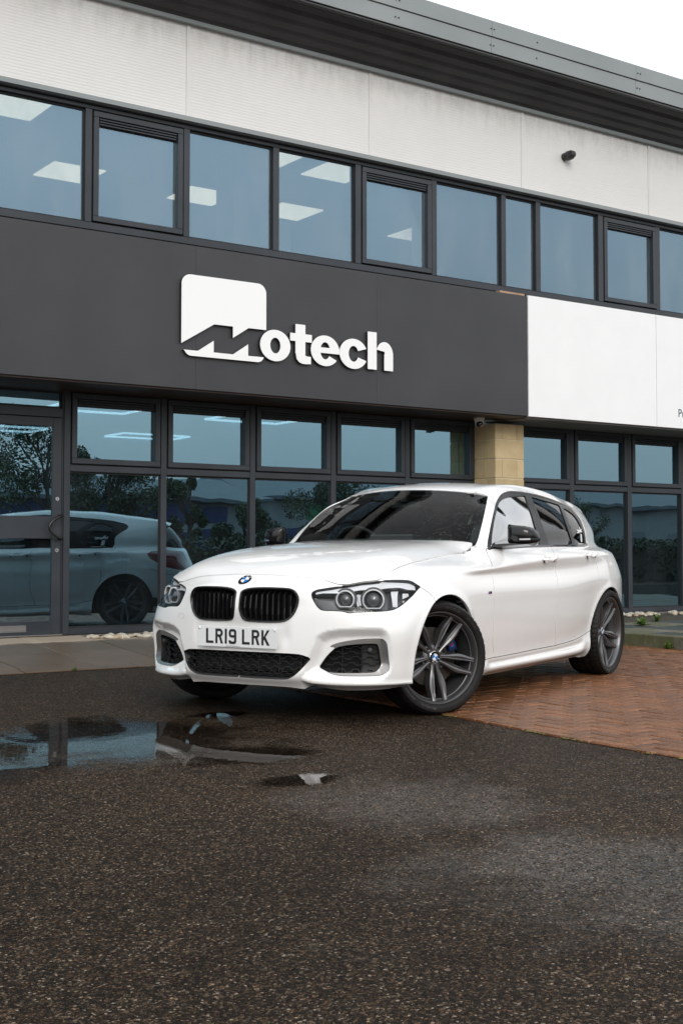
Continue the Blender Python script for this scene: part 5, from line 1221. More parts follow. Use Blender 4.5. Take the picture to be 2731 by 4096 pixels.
for i, (nm, st, tri) in enumerate(PN):
    for sd in (1, -1):
        if nm == 'headlight': LENS_ST['st'] = (st, tri); continue
        if nm == 'taillight': emit(BODY, 'tail_lamp', st, tri, TAILR, car, sd, .01, -.002); continue
        key = got.get(i)
        if key is None: key = 'trim_panel'
        o = emit(BODY, key, st, tri, PAINT, car, sd, .014, 0, atcentre)
        DOOR[(key, sd)] = o
# ---- bonnet
bb = [(0, 0), (BONS[-1]-.002, 0)]
def seg(a, b, n=30): a = np.array(a); b = np.array(b); return [tuple(a+(b-a)*k/n) for k in range(n)]
gap = .0018
Bo = seg((.004, 0), (BONS[-1], 0))[:1]+[(BONS[-1], 0)]+[(BONS[-1], .62), (BONS[-1]-.004, .672), (BONS[-1]-.014, .690), (BONS[-1]-.035, .70-gap), (BONS[2], .70-gap), (BONS[1]-.02, .70-gap), (.030, .700-gap), (.004, .66), (.003, .5)]
PB = panels(BON, Bo, .024)
for nm, st, tri in PB:
    full = None
    a = emit(BON, 'bonnet', st, tri, PAINT, None, 1, .014, 0, lambda p, q_: p[1] < 1e-4 and q_[1] < 1e-4)
    b = emit(BON, 'bonnet', st, tri, PAINT, None, -1, .014, 0, lambda p, q_: p[1] < 1e-4 and q_[1] < 1e-4)
    # join both halves into ONE bonnet
    va = [tuple(v.co) for v in a.data.vertices]; vb = [tuple(v.co) for v in b.data.vertices]
    fa = [tuple(p.vertices) for p in a.data.polygons]; fb = [tuple(i+len(va) for i in p.vertices) for p in b.data.polygons]
    na = [tuple(n.vector) for n in a.data.corner_normals]+[tuple(n.vector) for n in b.data.corner_normals]
    o = mesh('bonnet', va+vb, fa+fb, PAINT, car, True); o.data.normals_split_custom_set(na)
    for q_ in (a, b): m_ = q_.data; bpy.data.objects.remove(q_); bpy.data.meshes.remove(m_)
# ---- windscreen and rear window
WB = [(.0, 0), (.62, 0), (.62, .575), (.612, .592), (.59, .597), (0, .597)]
def both(sf, name, B, mat, parent, gridn=.04, lift=0, flange=0):
    obs = []
    for nm, st, tri in panels(sf, B, gridn):
        a = emit(sf, name, st, tri, mat, None, 1, flange, lift, lambda p, q_: p[1] < 1e-4 and q_[1] < 1e-4); b = emit(sf, name, st, tri, mat, None, -1, flange, lift, lambda p, q_: p[1] < 1e-4 and q_[1] < 1e-4)
        va = [tuple(v.co) for v in a.data.vertices]; vb = [tuple(v.co) for v in b.data.vertices]
        fa = [tuple(p.vertices) for p in a.data.polygons]; fb = [tuple(i+len(va) for i in p.vertices) for p in b.data.polygons]
        na = [tuple(n.vector) for n in a.data.corner_normals]+[tuple(n.vector) for n in b.data.corner_normals]
        o = mesh(name, va+vb, fa+fb, mat, parent, True); o.data.normals_split_custom_set(na); obs.append(o)
        for q_ in (a, b): m_ = q_.data; bpy.data.objects.remove(q_); bpy.data.meshes.remove(m_)
    return obs
ws = both(WS, 'windscreen', WB, WGL, car, .04, -.002)[0]
def frit_ring(sf, outer, inner, name, mat, parent, lift):
    o = dense(outer, .02); 
    res = panels(sf, outer, .03, {'h': inner})
    return [emit(sf, name, st, tri, mat, parent, sd, 0, lift) for nm, st, tri in res for sd in (1, -1)]
frit_ring(WS, WB, [(.030, -.01), (.585, -.01), (.585, .52), (.57, .548), (.03, .556)], 'windscreen_border', GBLK, ws, -.0045)
RWB = [(.0, 0), (.44, 0), (.42, .50), (.0, .49)]
rw = both(RW, 'rear_window', RWB, TGL, car, .05, 0)[0]
frit_ring(RW, [(-.02, 0), (.46, 0), (.44, .555), (-.02, .555)], [(.03, -.01), (.41, -.01), (.39, .44), (.03, .45)], 'rear_window_border', GBLK, rw, -.003)
sp_ = MB(); top_ = [(3.06, 1.286), (3.15, 1.274), (3.23, 1.256), (3.27, 1.240), (3.26, 1.231), (3.15, 1.242), (3.06, 1.26)]
vs = []
for v_ in np.linspace(-.42, .42, 17):
    k = abs(v_)/.5
    for u, w in top_: vs.append((u-.05*k**2.2, -v_, w-.046*k**2.0))
n7 = len(top_); fs = [(i*n7+j, i*n7+(j+1) % n7, (i+1)*n7+(j+1) % n7, (i+1)*n7+j) for i in range(16) for j in range(n7)]+[tuple(range(n7)), tuple(16*n7+j for j in range(n7))]
sp_.add(vs, fs); sp_.build('roof_spoiler', PAINT, car, autosmooth=40)
# ---- side glazing
def inset_(poly, d):
    p = np.asarray(poly, float); a = (p[:, 0]*np.roll(p[:, 1], -1)-np.roll(p[:, 0], -1)*p[:, 1]).sum()
    t = np.roll(p, -1, 0)-np.roll(p, 1, 0); t /= np.linalg.norm(t, axis=1, keepdims=True)+1e-12
    return p+np.stack([-t[:, 1], t[:, 0]], 1)*(d if a > 0 else -d)
PILL = plain('black_window_trim', (.010, .010, .011), .28, spec=.22)
def sidepanel(poly, name, mat, parent, lift, flange=.0, holes_={}, g=.03, side=(1, -1), sm=1):
    r = []
    for nm, st, tri in panels(BODY, poly, g, holes_):
        for sd in side: r.append((sd, emit(BODY, name, st, tri, mat, parent[sd] if isinstance(parent, dict) else parent, sd, flange, lift)))
    return r
GF, GR_, GQ = (smoothc(OUTL[k], True, 1) for k in ('glass_front', 'glass_rear', 'glass_quarter'))
for sd in (1, -1):
    fr_ = sidepanel(dlo, 'window_surround', PILL, car, -.006, .010, {'a': GF, 'b': GR_, 'c': GQ}, .03, (sd,))[0][1]
    grow = lambda p, k: inset_(dense(p, .02), -.005)
    sidepanel(grow(GF, .008), 'front_door_glass', DGL, fr_, -.012, 0, {}, .03, (sd,))
    sidepanel(grow(GR_, .008), 'rear_door_glass', TGL, fr_, -.012, 0, {}, .03, (sd,))
    qg = sidepanel(grow(GQ, .006), 'quarter_glass', TGL, fr_, -.012, 0, {}, .03, (sd,))[0][1]
    # belt line trim
    d = np.array(dlo); lowi = [k for k in range(len(d)) if d[k][1] < .80]
# ------------------------------------------------------------------ details on the body surface
def inset(poly, d):
    """move a closed outline inwards by d (counted in surface metres)"""
    p = np.asarray(poly, float); n = len(p); a = 0
    for i in range(n): a += p[i][0]*p[(i+1) % n][1]-p[(i+1) % n][0]*p[i][1]
    t = np.roll(p, -1, 0)-np.roll(p, 1, 0); t /= np.linalg.norm(t, axis=1, keepdims=True)+1e-12
    nrm = np.stack([-t[:, 1], t[:, 0]], 1)*(1 if a > 0 else -1)
    return p+nrm*d
def resample(poly, step=.008):
    return dense(poly, step)
def ringmesh(sf, name, poly, prof, mat, parent, side=1, smooth=True, closed=True):
    """sweep the profile [(inset, lift), ...] round an outline lying on the surface"""
    P0 = resample(poly, .008) if closed else dense(poly, .008, False); rows = []
    if sf is BODY: P0[:, 1] = np.where(P0[:, 0] < 1.2, np.minimum(P0[:, 1], TK[8]-.0005), P0[:, 1])
    for off, lift in prof:
        q = inset(P0, off) if off else P0
        p, n = sf.posn(q); rows.append(p+n*lift)
    n = len(P0); V = np.concatenate(rows); F = []
    for k in range(len(prof)-1):
        for i in range(n if closed else n-1):
            j = (i+1) % n; F.append((k*n+i, k*n+j, (k+1)*n+j, (k+1)*n+i))
    V = V*np.array([1, -side, 1])
    if side < 0: F = [f[::-1] for f in F]
    o = mesh(name, V, F, mat, parent, smooth)
    bm = bmesh.new(); bm.from_mesh(o.data)
    for e in bm.edges:
        if len(e.link_faces) == 2 and e.calc_face_angle(0) > .7: e.smooth = False
    bm.to_mesh(o.data); bm.free(); return o
def patch(sf, name, poly, mat, parent, side, lift, g=.03):
    r = None
    for nm, st, tri in panels(sf, poly, g): r = emit(sf, name, st, tri, mat, parent, side, 0, lift)
    return r
def ribbon(sf, name, pts, half, lift0, lift1, mat, parent, side, twist=None):
    """a thin bar following st points: front face 2*half wide at lift0, reaching back to lift1"""
    pts = np.asarray(pts, float); d = np.gradient(pts, axis=0); d /= np.linalg.norm(d, axis=1, keepdims=True)+1e-12
    nn = np.stack([-d[:, 1], d[:, 0]], 1); A = pts+nn*half; B = pts-nn*half
    pa, na = sf.posn(A); pb, nb = sf.posn(B); l0 = np.asarray(lift0)*np.ones(len(pts)); l1 = np.asarray(lift1)*np.ones(len(pts))
    rows = [pa+na*l1[:, None], pa+na*l0[:, None], pb+nb*l0[:, None], pb+nb*l1[:, None]]; n = len(pts); V = np.concatenate(rows)*np.array([1, -side, 1]); F = []
    for k in range(3):
        for i in range(n-1): F.append((k*n+i, k*n+i+1, (k+1)*n+i+1, (k+1)*n+i))
    F += [(0, n, 2*n, 3*n), (n-1, 4*n-1, 3*n-1, 2*n-1)]
    o = mesh(name, V, F, mat, parent)
    bm = bmesh.new(); bm.from_mesh(o.data); bmesh.ops.recalc_face_normals(bm, faces=bm.faces); bm.to_mesh(o.data); bm.free(); return o
def runs(fn, s0, s1, poly, step=.003, m=.0015):
    s = np.arange(s0, s1, step); P = np.stack([s, fn(s)], 1); ok = inside(poly, P) & (dist_poly(poly, P) > m); out = []; cur = []
    for k in range(len(s)):
        if ok[k]: cur.append(P[k])
        elif len(cur) > 2: out.append(np.array(cur)); cur = []
        else: cur = []
    if len(cur) > 2: out.append(np.array(cur))
    return out
# --- kidney grilles
for sd in (1, -1):
    kg = ringmesh(BODY, 'kidney_grille', inset(kid, .001), [(.0, -.012), (.0, .004), (.003, .0075), (.010, .006), (.0135, .001), (.0145, -.040)], GBLK, car, sd)
    patch(BODY, 'grille_backing', inset(kid, .004), CAV, kg, sd, -.050, .04)
    inn = inset(resample(kid, .01), .0150)
    for s0 in (.046, .080, .1135, .147, .180, .213, .247, .282, .317, .350):
        ts = np.linspace(.33, .54, 200); Q = np.stack([np.full(200, s0), ts], 1); ok = inside(inn, Q)
        if ok.sum() < 20: continue
        a, b = ts[ok][0], ts[ok][-1]; b -= .002; tt = np.concatenate([np.linspace(a, b-.026, 5), np.linspace(b-.020, b, 4)])
        f = np.clip((tt-(b-.026))/.026, 0, 1); ss = s0+.010*f**1.5
        ribbon(BODY, 'grille_slat', np.stack([ss, tt], 1), .0036, -.006-.020*f, -.045, GBLK, kg, sd)
# --- lower intake with its wavy mesh
def wave(t0, period=.070, amp=.0042, ph=0.):
    def f(s):
        x = ((s/period+ph) % 1.0); y = np.where(x < .15, x/.15, np.where(x < .5, 1, np.where(x < .65, 1-(x-.5)/.15, 0))); return t0+amp*(2*y-1)
    return f
LG = np.array(lg)
for sd in (1, -1):
    patch(BODY, 'intake_backing', inset(np.array([(max(a, 0), b) for a, b in lg]), -.004), CAV, car, sd, -.060, .04)
    li = ringmesh(BODY, 'lower_grille', [(max(a, 0), b) for a, b in lg][0:], [(.001, .0), (.003, -.004), (.0045, -.05)], MBLK, car, sd, closed=False)
    for k, t0 in enumerate((.148, .1305, .113, .0955, .078)):
        for r_ in runs(wave(t0, ph=.25*(k % 2)), 0, .50, LG): ribbon(BODY, 'grille_bar', r_, .0008, -.012, -.026, GRILLE, li, sd)
    for s0 in (.0, .126, .252, .378):
        for r_ in [np.array([(s0, t) for t in np.arange(.05, .17, .006) if inside(LG, [(s0+1e-4, t)])[0]])]:
            if len(r_) > 2: ribbon(BODY, 'grille_bar', r_, .0012, -.016, -.026, GRILLE, li, sd)
# --- outer intakes with satin trim
FI = np.array(fogi)
for sd in (1, -1):
    tr_ = None
    for nm, st, tri in panels(BODY, inset(resample(fogo, .01), .0012), .016, {'h': FI}):
        tr_ = emit(BODY, 'intake_trim', st, tri, SILV, car, sd, .03, .002)
    ringmesh(BODY, 'intake_frame', FI, [(.0005, .0), (.001, -.050)], MBLK, tr_, sd)
    patch(BODY, 'intake_backing', inset(resample(FI, .01), -.004), CAV, tr_, sd, -.055, .04)
    for k, t0 in enumerate((.200, .177, .154, .131, .108)):
        for r_ in runs(wave(t0, .080, .0045, ph=.3*(k % 2)), .50, .95, FI): ribbon(BODY, 'grille_bar', r_, .0009, -.018, -.032, GRILLE, tr_, sd)
    for s0 in (.592, .70):
        r_ = np.array([(s0, t) for t in np.arange(.08, .23, .006) if inside(FI, [(s0, t)])[0]]); ribbon(BODY, 'grille_bar', r_, .0013, -.020, -.032, GRILLE, tr_, sd)
    blk = np.array([(.705, .105), (.86, .105), (.86, .218), (.705, .218)]); q = dense(blk, .01); q = q[inside(inset(resample(FI, .01), .002), q)]
    cp_ = [(.705, .1), (.80, .102), (.815, .12), (.80, .20), (.785, .213), (.705, .211)]
    patch(BODY, 'blanking_plate', cp_, MBLK, tr_, sd, -.030, .02)
    pc, nc = BODY.posn([(.745, .190)]); c_ = pc[0]+nc[0]*-.012
    so = MB().lathe([(0, -.012), (.011, -.011), (.0125, -.006), (.0125, .015)], 20, (0, 0, 0), 'x').build('parking_sensor', plain('sensor_grey', (.05, .05, .052), .35), tr_, autosmooth=40)
    so.location = (c_[0], -sd*c_[1], c_[2]); so.rotation_euler = (0, 0, sd*math.radians(25))
# --- head lamps
WHR = plain('bright_lamp_reflector', (.80, .81, .83), .18); FROST = plain('frosted_light_ring', (.72, .74, .77), .22); GREYR = plain('grey_lamp_bezel', (.14, .145, .15), .22, .4); BALL = plain('projector_lens', (.10, .105, .11), .04, coat=1)
hst, htri = LENS_ST['st']
for sd in (1, -1):
    hlp = ringmesh(BODY, 'headlight', hl, [(.0012, -.012), (.0015, -.0005), (.0065, -.0005), (.0075, -.075)], GBLK, car, sd)
    patch(BODY, 'lamp_housing', inset(resample(hl, .012), .005), GREYR, hlp, sd, -.070, .03)
    emit(BODY, 'lens', hst, htri, LENS, hlp, sd, 0, -.003)
    # bright strip under the top edge
    topc = [tuple(p) for p in inset(resample(hl, .01), .009)]
    lowc = smoothc([(.452, .520), (.50, .562), (.584, .600), (.68, .616), (.757, .619), (.85, .612), (.901, .600), (.955, .585), (.985, .556), (1.04, .545)], False, 1)
    ln = np.interp
    up = [p for p in topc if p[1] > ln(p[0], lowc[:, 0], lowc[:, 1])+.001 and .445 < p[0] < 1.06]; up.sort(key=lambda p: p[0])
    poly = [tuple(p) for p in lowc]+up[::-1]
    patch(BODY, 'light_strip', poly, WHR, hlp, sd, -.016, .02)
    ribbon(BODY, 'strip_lip', lowc, .0016, -.013, -.05, GREYR, hlp, sd)
    # dark step along the bottom edge
    botp = [p for p in topc if p[1] < .50 and p[0] < 1.0]
    for (s0, t0, rad, lift) in ((.618, .520, .050, -.020), (.790, .514, .058, -.022)):
        pc, nc = BODY.posn([(s0, t0)]); c_ = pc[0]+nc[0]*lift
        yaw_ = math.radians(28 if s0 > .7 else 18)
        lm = empty('projector_lamp', (c_[0], -sd*c_[1], c_[2]), sd*yaw_); lm.parent = hlp
        # halo ring with flattened bottom, projector ball and bezel in one piece each
        def halo(r, w, d0, d1, flat=.80):
            n = 48; v = []; f = []
            for k in range(n):
                a = 2*math.pi*k/n; y, z = math.cos(a), math.sin(a)
                m = max(1.0, (-z)/flat); y2, z2 = y/m**.0, max(z, -flat)
                for rr, dd in ((r, d1), (r, d0), (r-w, d0), (r-w, d1)): v.append((dd, y2*rr, z2*rr))
            for k in range(n):
                j = (k+1) % n
                for q_ in range(3): f.append((k*4+q_, j*4+q_, j*4+q_+1, k*4+q_+1))
            return v, f
        v, f = halo(rad, .0065, -.004, .018); o = mesh('light_ring', v, f, FROST, lm)
        v, f = halo(rad+.010, .0085, .008, .03); o = mesh('ring_bezel', v, f, GREYR, lm)
        MB().lathe([(rad-.009, .004), (rad-.014, .012), (rad-.016, .03)], 32, axis='x').build('inner_bezel', WHR if False else GREYR, lm, smooth=True)
        MB().lathe([(0, -.006), (rad*.3, -.003), (rad*.52, .005), (rad*.66, .017), (rad*.70, .03)], 32, axis='x').build('projector_lens', BALL, lm, smooth=True)
        if False:
            MB().prism([(-.018, -.040), (.012, -.044), (.020, .030), (-.006, .040)], .058, .085, 'y').build('side_reflector', WHR, lm).location = (.012, -.0 if sd > 0 else -.143, 0)
    # outboard reflector facets
    for (a, b, c, d) in (((.895, .455), (.925, .45), (.945, .575), (.90, .585)), ((.965, .50), (1.01, .515), (1.01, .535), (.97, .54)), ((.960, .47), (.985, .475), (.99, .49), (.965, .488))):
        patch(BODY, 'reflector_facet', [a, b, c, d], WHR, hlp, sd, -.035, .02)
    for (a, b) in (((.69, .46), (.70, .575)), ((.705, .47), (.712, .57))):
        ribbon(BODY, 'reflector_rib', dense([a, b], .01, False), .005, -.030, -.05, FROST, hlp, sd)
# --- badges
BLUE = plain('roundel_blue', (.0, .16, .52), .2, coat=1); WHI = plain('roundel_white', (.8, .8, .8), .2, coat=1)
def roundel(parent, r, loc, rot):
    e = MB().lathe([(0, 0), (r*.99, 0), (r, -.001), (r, -.004), (r*.94, -.0055)], 40, axis='y').build('badge_rim', CHROME, parent, autosmooth=40)
    MB().lathe([(0, -.0056), (r*.94, -.0056)], 40, axis='y').build('badge_ring', GBLK, e)
    for k in range(4):
        pts = [(0, 0)]+[(r*.58*math.cos(math.radians(a+90*k)), r*.58*math.sin(math.radians(a+90*k))) for a in np.linspace(0, 90, 9)]
        MB().prism(pts, -.0060, -.0066).build('badge_quarter', WHI if k % 2 == 0 else BLUE, e)
    for ch, a in (('B', 138), ('M', 90), ('W', 42)):
        ar = math.radians(a); t_ = text('badge_letter', ch, r*.40, WHI, e, (r*.77*math.cos(ar)-0, -.0062, r*.77*math.sin(ar)), (math.pi/2, 0, 0), .0002, align='CENTER')
        t_.rotation_euler = (math.pi/2, -(ar-math.pi/2), 0); t_.location = (r*.63*math.cos(ar), -.0062, r*.63*math.sin(ar))
    e.location = loc; e.rotation_euler = rot; return e
pc, nc = BODY.posn([(0.0, .597)]); nrm = Vector((nc[0][0], 0, nc[0][2])).normalized()
nrm = Vector((-.62, 0, .785)).normalized()
rb = roundel(car, .041, (0, 0, 0), (0, 0, 0))
yv = -nrm; xv = Vector((0, -1, 0)); zv = xv.cross(yv); Mx = Matrix((xv, yv, zv)).transposed().to_4x4(); Mx.translation = Vector((pc[0][0], 0, pc[0][2]))+nrm*.001
rb.matrix_local = Mx
STR = [plain('badge_stripe_blue', (.02, .12, .5), .3), plain('badge_stripe_navy', (.01, .02, .12), .3), plain('badge_stripe_red', (.5, .01, .01), .3)]
for sd in (1, -1):
    pc, nc = BODY.posn([(1.908, .503)]); b_ = empty('side_badge', (pc[0][0], -sd*(pc[0][1]+.001), pc[0][2]), 0 if sd > 0 else math.pi); b_.parent = car
    MB().box(-.023, .023, -.003, 0, -.0075, .0075, c=.001).build('plate', CHROME, b_)
    for k in range(3): MB().prism([(-.021+.007*k, -.006), (-.014+.007*k, -.006), (-.011+.007*k, .006), (-.018+.007*k, .006)], -.0031, -.0038).build('stripe', STR[k], b_)
    MB().prism([(.004, -.006), (.004, .006), (.008, .006), (.011, .001), (.014, .006), (.019, .006), (.019, -.006), (.016, -.006), (.016, .002), (.0125, -.004), (.0095, -.004), (.007, .002), (.007, -.006)], -.0031, -.0040).build('letter', GBLK, b_)
# --- number plate
np_ = empty('number_plate', (-.788, 0, .444)); np_.parent = car
PW = plain('reflective_plate_white', (.72, .74, .75), .35, coat=.5)
MB().box(-.004, 0, -.26, .26, -.0555, .0555, c=.0035).build('plate', PW, np_)
def PG(ch):
    w, h, s = .0495, .080, .0135
    if ch == 'L': return [[(0, 0), (w, 0), (w, s), (s, s), (s, h), (0, h)]], w
    if ch == 'I': return [[(0, 0), (s, 0), (s, h), (0, h)]], s
    if ch == 'R':
        o = [(0, 0), (s, 0), (s, h)]; c = (w-.022, h-.023)
        A = [(0, 0), (s, 0), (s, h), (0, h)]
        def band(r0x, r0z, r1x, r1z, cx, cz, a0, a1): return [(cx+r0x*math.cos(a), cz+r0z*math.sin(a)) for a in np.linspace(a0, a1, 12)]+[(cx+r1x*math.cos(a), cz+r1z*math.sin(a)) for a in np.linspace(a1, a0, 12)]
        B = band(.022, .0225, .0085, .0095, w-.022, h-.0225, math.pi/2, -math.pi/2)
        return [A, [(s, h-s), (w-.022, h-s), (w-.022, h), (s, h)], [(s, h-.045), (w-.022, h-.045), (w-.022, h-.045+s), (s, h-.045+s)], B, [(w-.026, h-.045), (w-.0115, h-.044), (w+.001, 0), (w-.0135, 0)]], w
    if ch == '9':
        def rnd(x0, x1, z0, z1, r, s): 
            def loop(x0, x1, z0, z1, r): 
                o = []
                for cx, cz, a in ((x1-r, z1-r, 0), (x0+r, z1-r, 90), (x0+r, z0+r, 180), (x1-r, z0+r, 270)):
                    o += [(cx+r*math.cos(math.radians(a+t)), cz+r*math.sin(math.radians(a+t))) for t in (0, 30, 60, 90)]
                return o
            return loop(x0, x1, z0, z1, r), loop(x0+s, x1-s, z0+s, z1-s, max(.002, r-s))
        a, b = rnd(0, w, .034, h, .017, s); q = [[a[i], a[(i+1) % 16], b[(i+1) % 16], b[i]] for i in range(16)]
        return q+[[(w-s, .015), (w, .012), (w, .052), (w-s, .052)], [(0, .012), (.002, .005), (.009, 0), (w-.014, 0), (w-.004, .004), (w, .013), (w-s, .015), (w-.017, s), (s+.003, s), (s, .018), (0, .020)]], w
    if ch == 'K': return [[(0, 0), (s, 0), (s, h), (0, h)], [(s, .024), (w-.014, h), (w+.002, h), (s, .044)], [(.0225, .0500), (.0135, .0370), (w-.0135, 0), (w+.003, 0)]], w
INK = plain('plate_black', (.008, .008, .008), .4)
x = -.203
for ch in 'LRI9 LRK':
    if ch == ' ': x += .024; continue
    polys, w = PG(ch); m = MB()
    for i, p in enumerate(polys): m.prism([(-(x+a), b-.037) for a, b in p], -.0041-.00006*i, -.0052-.00006*i, 'x')
    o = m.build('plate_character', INK, np_); x += w+.0135
text('supplier_line', 'Chandlers BMW Brighton BN41 1YH', .0062, INK, np_, (-.0044, .072, -.051), (math.pi/2, 0, -math.pi/2), .0002)
for y in (.247, -.247): MB().lathe([(0, -.008), (.006, -.0075), (.0075, -.004)], 14, (0, y, .044), 'x').build('screw_cap', PW, np_, smooth=True)
for sd in (-1,):   # tow eye cover on the car's right
    ec = [(.445+.026*math.cos(a), .345+.021*math.sin(a)) for a in np.linspace(0, 2*math.pi, 28)[:-1]]
    ringmesh(BODY, 'tow_eye_cover', ec, [(0, .0006), (.0012, -.002), (.0024, .0006)], plain('seam_grey', (.25, .25, .24), .6), car, sd)
# --- door handles
for sd in (1, -1):
    for key in ('handle_front', 'handle_rear'):
        H = np.array(OUTL[key]); s0, s1 = H[:, 0].min()+.016, H[:, 0].max()-.004; tm = H[:, 1].mean()+.0035
        n = 16; rows = []
        for k, f in enumerate(np.linspace(0, 1, n)):
            s_ = s0+(s1-s0)*f; e = max(.05, (1-abs(2*f-1)**4))**.5; p, nn = BODY.posn([(s_, tm-.006*(1-f))]); p2, _ = BODY.posn([(s_, tm+.02)]); up = (p2-p)[0]; up /= np.linalg.norm(up)
            c = p[0]+nn[0]*(.010+.014*math.sin(math.pi*f)**.5); ring = []
            for a in np.linspace(0, 2*math.pi, 13)[:-1]: ring.append(c+nn[0]*.0085*e*math.cos(a)+up*.0145*e*math.sin(a))
            rows += ring
        F = [(i*12+j, i*12+(j+1) % 12, (i+1)*12+(j+1) % 12, (i+1)*12+j) for i in range(n-1) for j in range(12)]+[tuple(range(12)), tuple(range((n-1)*12, n*12))]
        V = np.array(rows)*np.array([1, -sd, 1]); o = mesh('door_handle', V, F, PAINT, DOOR.get(('front_door' if 'front' in key else 'rear_door', sd), car), True)
        bm = bmesh.new(); bm.from_mesh(o.data); bmesh.ops.recalc_face_normals(bm, faces=bm.faces); bm.to_mesh(o.data); bm.free()
        p, nn = BODY.posn([(s0+.028, tm-.018), (s1-.035, tm-.018)])
        for q_ in p: MB().lathe([(0, -.001), (.011, -.001)], 12, (0, 0, 0), 'y').build('handle_shadow_pad', MBLK, o).location = (q_[0], -sd*(q_[1]+.0015), q_[2])
# --- wing mirrors
for sd in (1, -1):
    mr = empty('wing_mirror', (0, 0, 0)); mr.parent = car
    sec = [(.838, .956, 1.074, .905, .955), (.860, .953, 1.070, .885, .985), (.895, .951, 1.0665, .880, 1.0), (.935, .951, 1.063, .888, 1.005), (.970, .953, 1.053, .903, 1.007), (.995, .957, 1.036, .925, 1.006), (1.012, .963, 1.012, .952, 1.004), (1.017, .973, .992, .975, 1.0)]
    V = []; n = 20
    for v_, w0, w1, u0, u1 in sec:
        cw, hw = (w0+w1)/2, (w1-w0)/2; cu, hu = (u0+u1)/2, (u1-u0)/2
        for k in range(n):
            a = 2*math.pi*k/n; c, s_ = math.cos(a), math.sin(a); e = .62 if c < 0 else .35
            V.append((cu+hu*math.copysign(abs(c)**e, c), -sd*v_, cw+hw*math.copysign(abs(s_)**.62, s_)))
    F = [(i*n+j, i*n+(j+1) % n, (i+1)*n+(j+1) % n, (i+1)*n+j) for i in range(len(sec)-1) for j in range(n)]+[tuple(range(n)), tuple((len(sec)-1)*n+j for j in range(n))]
    m = MB().add(V, F); m.build('mirror_cap', GBLK, mr, autosmooth=50)
    V = []; F = []
    for v_, w0, w1, u0, u1 in ((.775, .919, .948, .80, .93), (.83, .928, .954, .85, .955), (.90, .935, .956, .880, .985), (.97, .940, .957, .905, .990), (1.005, .948, .960, .94, .985)):
        V += [(u0, -sd*v_, w0+.010), (u0+.01, -sd*v_, w1), (u1, -sd*v_, w1), (u1-.01, -sd*v_, w0)]
    for i in range(4):
        for j in range(4): F.append((i*4+j, i*4+(j+1) % 4, (i+1)*4+(j+1) % 4, (i+1)*4+j))
    F += [(0, 1, 2, 3), (16, 17, 18, 19)]; MB().add(V, F).build('mirror_arm', GBLK, mr)
    V = []
    for v_, u_, w_ in ((.925, .8845, .980), (.955, .893, .980), (.985, .913, .981), (1.006, .942, .982), (1.014, .962, .983)): V += [(u_-.003, -sd*(v_+.002), w_-.005), (u_-.003, -sd*(v_+.002), w_+.005)]
    mesh('indicator_strip', V, [(i*2, i*2+1, i*2+3, i*2+2) for i in range(4)], CHROME, mr)
    mesh('mirror_glass', [(1.008, -sd*.86, .968), (1.008, -sd*.99, .968), (1.008, -sd*.985, 1.035), (1.008, -sd*.86, 1.052)], [(0, 1, 2, 3)], CHROME, mr)
# --- belt trim and pillars drawn on the glass line
for sd in (1, -1):
    bl = [p for p in OUTL['dlo'] if p[1] < .80][:]; bl = sorted(set([tuple(p) for p in bl]), key=lambda p: p[0])
    bl = [(bl[0][0], .742)]+[(s_, float(np.interp(s_, [p[0] for p in bl], [p[1] for p in bl]))) for s_ in np.linspace(bl[0][0]+.05, 3.88, 14)]
    ribbon(BODY, 'belt_trim', dense(bl, .03, False), .007, .0035, -.01, GBLK, car, sd)
    for pts, w, nm in (([(3.163, .76), (3.02, .92), (2.905, 1.05)], .010, 'pillar_trim'), ([(3.335, .775), (3.245, .92), (3.175, 1.05)], .0025, 'pillar_trim')):
        pass
    GFa = np.array(OUTL['glass_front']); GRa = np.array(OUTL['glass_rear'])
# --- bumper seam of the tailgate, rear bumper and plate (seen in the window reflection)
for sd in (1, -1):
    ribbon(BODY, 'tailgate_seam', dense([(4.36, .50), (4.55, .44), (5.0, .43), (5.505, .43)], .03, False), .002, .0006, -.004, MBLK, car, sd)
    ribbon(BODY, 'diffuser_edge', dense([(4.35, .11), (4.8, .10), (5.505, .10)], .03, False), .05, .002, -.01, MBLK, car, sd)
    MB().lathe([(.043, -.03), (.043, .02), (.038, .02), (.038, -.03)], 24, (3.50, -sd*.42, .26), 'x').build('exhaust_tip', GBLK, car, smooth=True)
MB().box(3.563, 3.567, -.26, .26, .56, .67).build('rear_plate', plain('yellow_plate', (.75, .55, .05), .4), car)
for sd in (-1,):
    fc = [(4.02+.075*math.cos(a), .60+.075*math.sin(a)) for a in np.linspace(0, 2*math.pi, 36)[:-1]]
    ringmesh(BODY, 'fuel_flap_seam', fc, [(0, .0004), (.0015, -.003), (.003, .0004)], plain('seam_dark', (.08, .08, .08), .6), car, sd)
# --- wipers, cowl
MB().add([(x, y, z) for x, y, z in [(.50, -.55, .905), (.50, .55, .905), (.78, .58, .915), (.78, -.58, .915), (.60, 0, .938)]], [(0, 1, 4), (1, 2, 4), (2, 3, 4), (3, 0, 4)]).build('cowl_panel', MBLK, car)
WIP = plain('wiper_black', (.015, .015, .016), .4)
MB().tube([(.66, .05, .966), (.655, -.12, .975), (.70, -.40, .976), (.74, -.52, .970)], .006, 6).tube([(.67, -.10, .966), (.72, -.50, .962)], .004, 6).build('wiper', WIP, car)
MB().tube([(.70, .60, .962), (.66, .40, .972), (.63, .10, .977), (.64, -.02, .972)], .006, 6).tube([(.66, .35, .966), (.64, .02, .966)], .004, 6).build('wiper', WIP, car)
